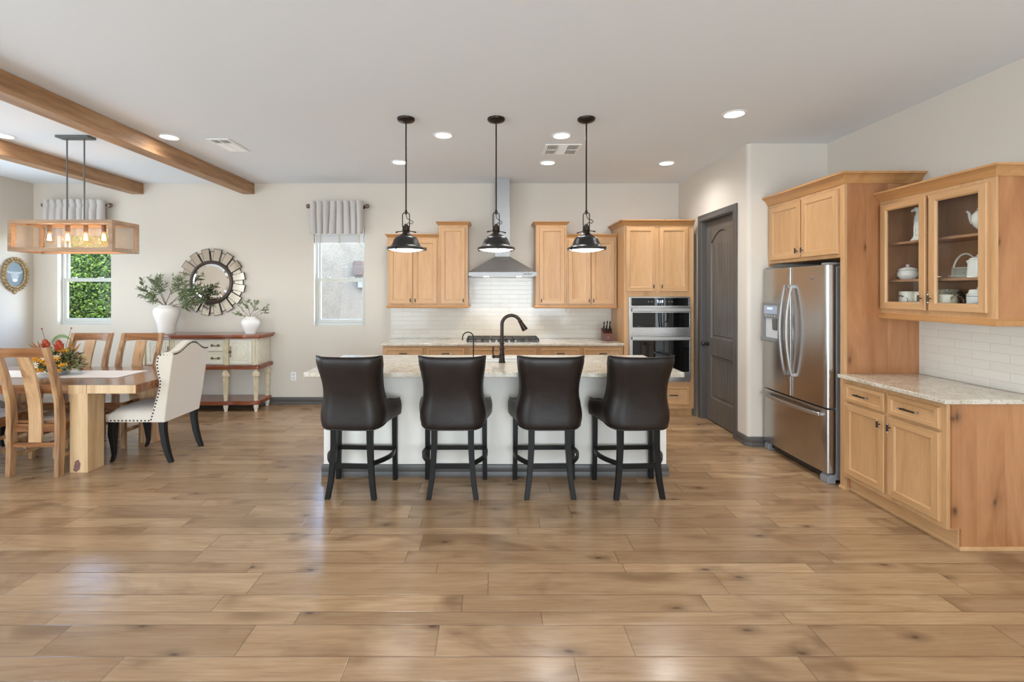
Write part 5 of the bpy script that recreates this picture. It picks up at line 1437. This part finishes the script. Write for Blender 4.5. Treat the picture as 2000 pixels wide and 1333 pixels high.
m = MB(); m.lathe([(.2515, -.052), (.225, -.056), (.0005, -.0565)], seg=64, ax='y', cap=False); m.build('glass', M['mirror'], mr, smooth=0)

# oval portrait of a white cow on the left wall
r = thing('oval_picture', 'gilt oval frame with a white cow picture on the left wall', 'picture', (-6.3195, 6.235, 1.785), 90)
gilt = plain('antique_gilt', S(150, 124, 86), .5, .25, noise=.4, nscale=40)
def ov(k, a, b): return (a*cos(k), b*sin(k))
m = MB(); m.tube([(*[ov(2*pi*i/48, .128, .172)[0]], -.016, ov(2*pi*i/48, .128, .172)[1]) for i in range(48)], .013, 10, closed=True)
m.tube([(ov(2*pi*i/60, .158, .205)[0], -.012, ov(2*pi*i/60, .158, .205)[1]) for i in range(60)], .010, 8, closed=True)
for i in range(26):
    x, z = ov(2*pi*i/26, .163, .212); m.ball((x, -.018, z), .021, 1, .8, 1, 10)
    x, z = ov(2*pi*(i+.5)/26, .146, .190); m.ball((x, -.020, z), .010, 1, .8, 1, 8)
m.prism([(-.035, -.222), (0, -.262), (.035, -.222)], 'y', -.022, -.004); m.build('frame', gilt, r)
m = MB(); m.lathe([(.13, -.010), (.13, -.0005)], seg=40, ax='y')
for v in m.bm.verts: v.co.z *= 1.34
m.build('picture_ground', plain('blue_grey_ground', S(112, 124, 130), .5, noise=.1, nscale=9), r)
m = MB()
def pl(poly): m.prism(poly, 'y', -.0118, -.0102)
def ell(cx, cz, a, b, n=24): return [(cx+a*cos(2*pi*i/n), cz+b*sin(2*pi*i/n)) for i in range(n)]
pl([(-.045, .035), (.045, .035), (.055, -.01), (.030, -.09), (-.030, -.09), (-.055, -.01)])
pl([(-.045, .03), (-.105, .048), (-.095, .02), (-.05, .005)]); pl([(.045, .03), (.105, .048), (.095, .02), (.05, .005)])
m.build('picture_cow', plain('white_cow', S(168, 172, 172), .6, noise=.12, nscale=20), r, smooth=0)
m = MB(); m.prism(ell(0, -.078, .034, .022), 'y', -.0128, -.0119); m.build('picture_muzzle', plain('pale_muzzle', S(214, 206, 200), .6), r, smooth=0)
for s in (-1, 1):
    m = MB(); m.prism(ell(s*.034, -.004, .007, .005, 12), 'y', -.0128, -.0119); m.build('picture_eye', plain('grey_eye', S(90, 90, 92), .5), r, smooth=0)

# ---------------------------------------------------------------- crockery in the glass cabinet
Z1, Z2, Z0 = 1.355+.585, 1.355+.30, 1.355+.088
def at(z): return z+.0006
# greyhound figurine
r = thing('dog_figurine', 'white porcelain sitting dog figurine on the upper shelf of the glass cabinet', 'figurine', (3.20, 3.52, at(Z1)))
m = MB(); m.lathe_scaled([(0, 0), (.05, 0), (.05, .012), (.042, .022), (.036, .034), (0, .036)], (0, 0, 0), 20, 1.0, 1.15, 1); m.build('base', M['ceramic'], r)
m = MB()
m.tube([(.0, -.015, .034), (0, -.008, .06), (0, .0, .10), (0, .008, .15), (0, .012, .18), (0, .010, .21), (0, .014, .235)], [.030, .033, .028, .030, .024, .015, .016], 14)
m.ball((0, .022, .242), .021, .85, 1.1, .9, 12); m.tube([(0, .03, .242), (0, .055, .237), (0, .068, .234)], [.014, .010, .007], 10)
for s in (-1, 1):
    m.tube([(s*.013, .016, .16), (s*.014, .024, .10), (s*.013, .026, .045), (s*.013, .030, .035)], [.012, .009, .008, .010], 10)
    m.ball((s*.02, -.012, .062), .024, .7, 1.1, 1.2, 12); m.leaf((s*.012, .012, .252), (s*.3, -.9, -.1), (0, 0, 1), .028, .014)
m.build('dog_body', M['ceramic'], r, smooth=60)
def pot(name, label, cat, loc, prof, group=None):
    r = thing(name, label, cat, loc, 0, group); m = MB(); m.lathe(prof, seg=32); m.build('bowl', M['ceramic'], r, smooth=50); return r
r = pot('sugar_bowl', 'lidded white sugar bowl on the middle shelf behind the left glass door', 'sugar bowl', (3.20, 3.622, at(Z2)), [(.01, 0), (.042, 0), (.046, .006), (.062, .025), (.064, .045), (.056, .066), (.060, .072), (.055, .0735), (.02, .0735)])
m = MB(); m.lathe([(.059, .0740), (.058, .079), (.040, .090), (.014, .096), (.008, .099), (.010, .104), (.013, .110), (.009, .117), (.001, .119)], seg=28); m.build('lid', M['ceramic'], r, smooth=50)
def mug_mat(name, base, pat):
    t = NT(name); _, co, _ = t.coords(); v = t.n('TexNoise', Vector=co, Scale=26.0, Detail=3.0).outputs[0]; h = t.n('TexNoise', Vector=co, Scale=9.0).outputs[0]
    k = t.math('MULTIPLY', t.ramp(v, [(.56, (0,0,0,1)), (.60, (1,1,1,1))]), t.ramp(h, [(.50, (0,0,0,1)), (.56, (1,1,1,1))]))
    return t.out(t.mix(k, base, pat), .25)
mm = mug_mat('floral_mug_glaze', S(230, 226, 214), S(112, 70, 58)); cm = mug_mat('cream_mug_glaze', S(206, 198, 178), S(150, 132, 100)); dk = plain('dark_brown_glaze', S(62, 48, 40), .25)
def mug(label, loc, rz, R_, H, body, hand):
    r = thing('mug', label, 'mug', loc, rz, 'mugs on the cabinet floor'); m = MB(); m.lathe([(.01, 0), (R_*.9, 0), (R_, .008), (R_, H), (R_*.93, H), (R_*.92, .012), (.01, .010)], seg=32); m.build('cup', body, r)
    m = MB(); m.tube([(R_-.004, 0, H*.82), (R_+.02, 0, H*.86), (R_+.036, 0, H*.62), (R_+.032, 0, H*.36), (R_+.012, 0, H*.2), (R_-.004, 0, H*.2)], [.007, .0075, .0075, .007, .0065, .006], 10); m.build('handle', hand, r); return r
mug('floral white mug with brown sprigs on the cabinet floor, farthest left', (3.20, 3.615, at(Z0)), -20, .058, .120, mm, mm)
mug('floral white mug partly hidden behind the left glass door stile', (3.20, 3.488, at(Z0)), 200, .056, .118, mm, mm)
mug('cream mug with a dark brown handle at the back, behind the right glass door', (3.28, 3.39, at(Z0)), -80, .066, .135, cm, dk)
mug('cream mug with a dark brown handle at the front, behind the right glass door', (3.14, 3.25, at(Z0)), -70, .058, .100, cm, dk)
r = pot('teapot', 'tall white teapot with a curved spout on the upper shelf of the glass cabinet', 'teapot', (3.20, 3.045, at(Z1)), [(.01, 0), (.040, 0), (.038, .012), (.034, .022), (.060, .050), (.074, .085), (.068, .125), (.048, .152), (.036, .158), (.01, .158)])
m = MB(); m.lathe([(.044, .1585), (.046, .164), (.030, .178), (.010, .184), (.012, .194), (.002, .200)], seg=24); m.build('lid', M['ceramic'], r)
m = MB(); m.tube([(0, .062, .07), (0, .088, .085), (0, .102, .115), (0, .110, .150), (0, .124, .162)], [.018, .015, .011, .009, .008], 12); m.build('spout', M['ceramic'], r)
m = MB(); m.tube([(0, -.06, .13), (0, -.10, .135), (0, -.112, .10), (0, -.095, .065), (0, -.066, .06)], .007, 10); m.build('handle', M['ceramic'], r)
r = pot('coffee_pot', 'straight-sided white coffee pot on the middle shelf behind the right glass door', 'coffee pot', (3.165, 3.06, at(Z2)), [(.01, 0), (.055, 0), (.058, .006), (.050, .115), (.045, .118), (.01, .118)])
m = MB(); m.lathe([(.046, .1185), (.044, .124), (.020, .136), (.008, .139), (.010, .147), (.001, .151)], seg=24); m.build('lid', M['ceramic'], r)
m = MB(); m.tube([(0, .048, .085), (0, .062, .098), (0, .074, .112)], [.014, .010, .006], 10); m.build('spout', M['ceramic'], r)
m = MB(); m.tube([(0, -.049, .10), (0, -.08, .10), (0, -.086, .06), (0, -.055, .035)], .006, 10); m.build('handle', M['ceramic'], r)
r = thing('handled_basket', 'white basket tray with a tall arched handle on the middle cabinet shelf', 'basket', (3.245, 3.225, at(Z2)))
m = MB(); m.lathe([(.02, 0), (.075, 0), (.088, .010), (.095, .014), (.092, .017), (.078, .006), (.02, .006)], seg=36); m.build('tray', M['ceramic'], r)
m = MB(); m.tube([(.0, -.091*cos(a), .012+.155*sin(a)) for a in [pi*i/24 for i in range(25)]], .0058, 10); m.build('handle', M['ceramic'], r)
s_ = None
for k in range(8):
    lc = (3.245, 3.225, at(Z2)+.0068+.0078*k)
    if s_ is None:
        s_ = thing('saucer', 'white saucer stacked with others in the handled basket on the middle shelf', 'saucer', lc, 0, 'saucers stacked in the basket')
        m = MB(); m.lathe([(.01, 0), (.042, 0), (.045, .002), (.072, .0095), (.071, .0115), (.044, .0045), (.01, .004)], seg=30); m.build('dish', plain('saucer_white', S(226, 222, 210), .25), s_)
    else: dup(s_, lc, 0)
r = thing('canister', 'white lidded canister with thin blue bands on the cabinet floor', 'canister', (3.165, 3.06, at(Z0)))
m = MB(); m.lathe([(.01, 0), (.056, 0), (.058, .004), (.058, .098)], seg=32); m.build('jar', M['ceramic'], r)
m = MB(); m.lathe([(.0586, .088), (.0586, .092)], seg=32, cap=False); m.lathe([(.0586, .012), (.0586, .015)], seg=32, cap=False); m.build('band', plain('blue_grey_band', S(96, 104, 128), .3), r)
m = MB(); m.lathe([(.059, .0985), (.059, .104), (.050, .108), (.045, .130), (.040, .134), (.008, .136), (.010, .146), (.001, .150)], seg=28); m.build('lid', M['ceramic'], r)
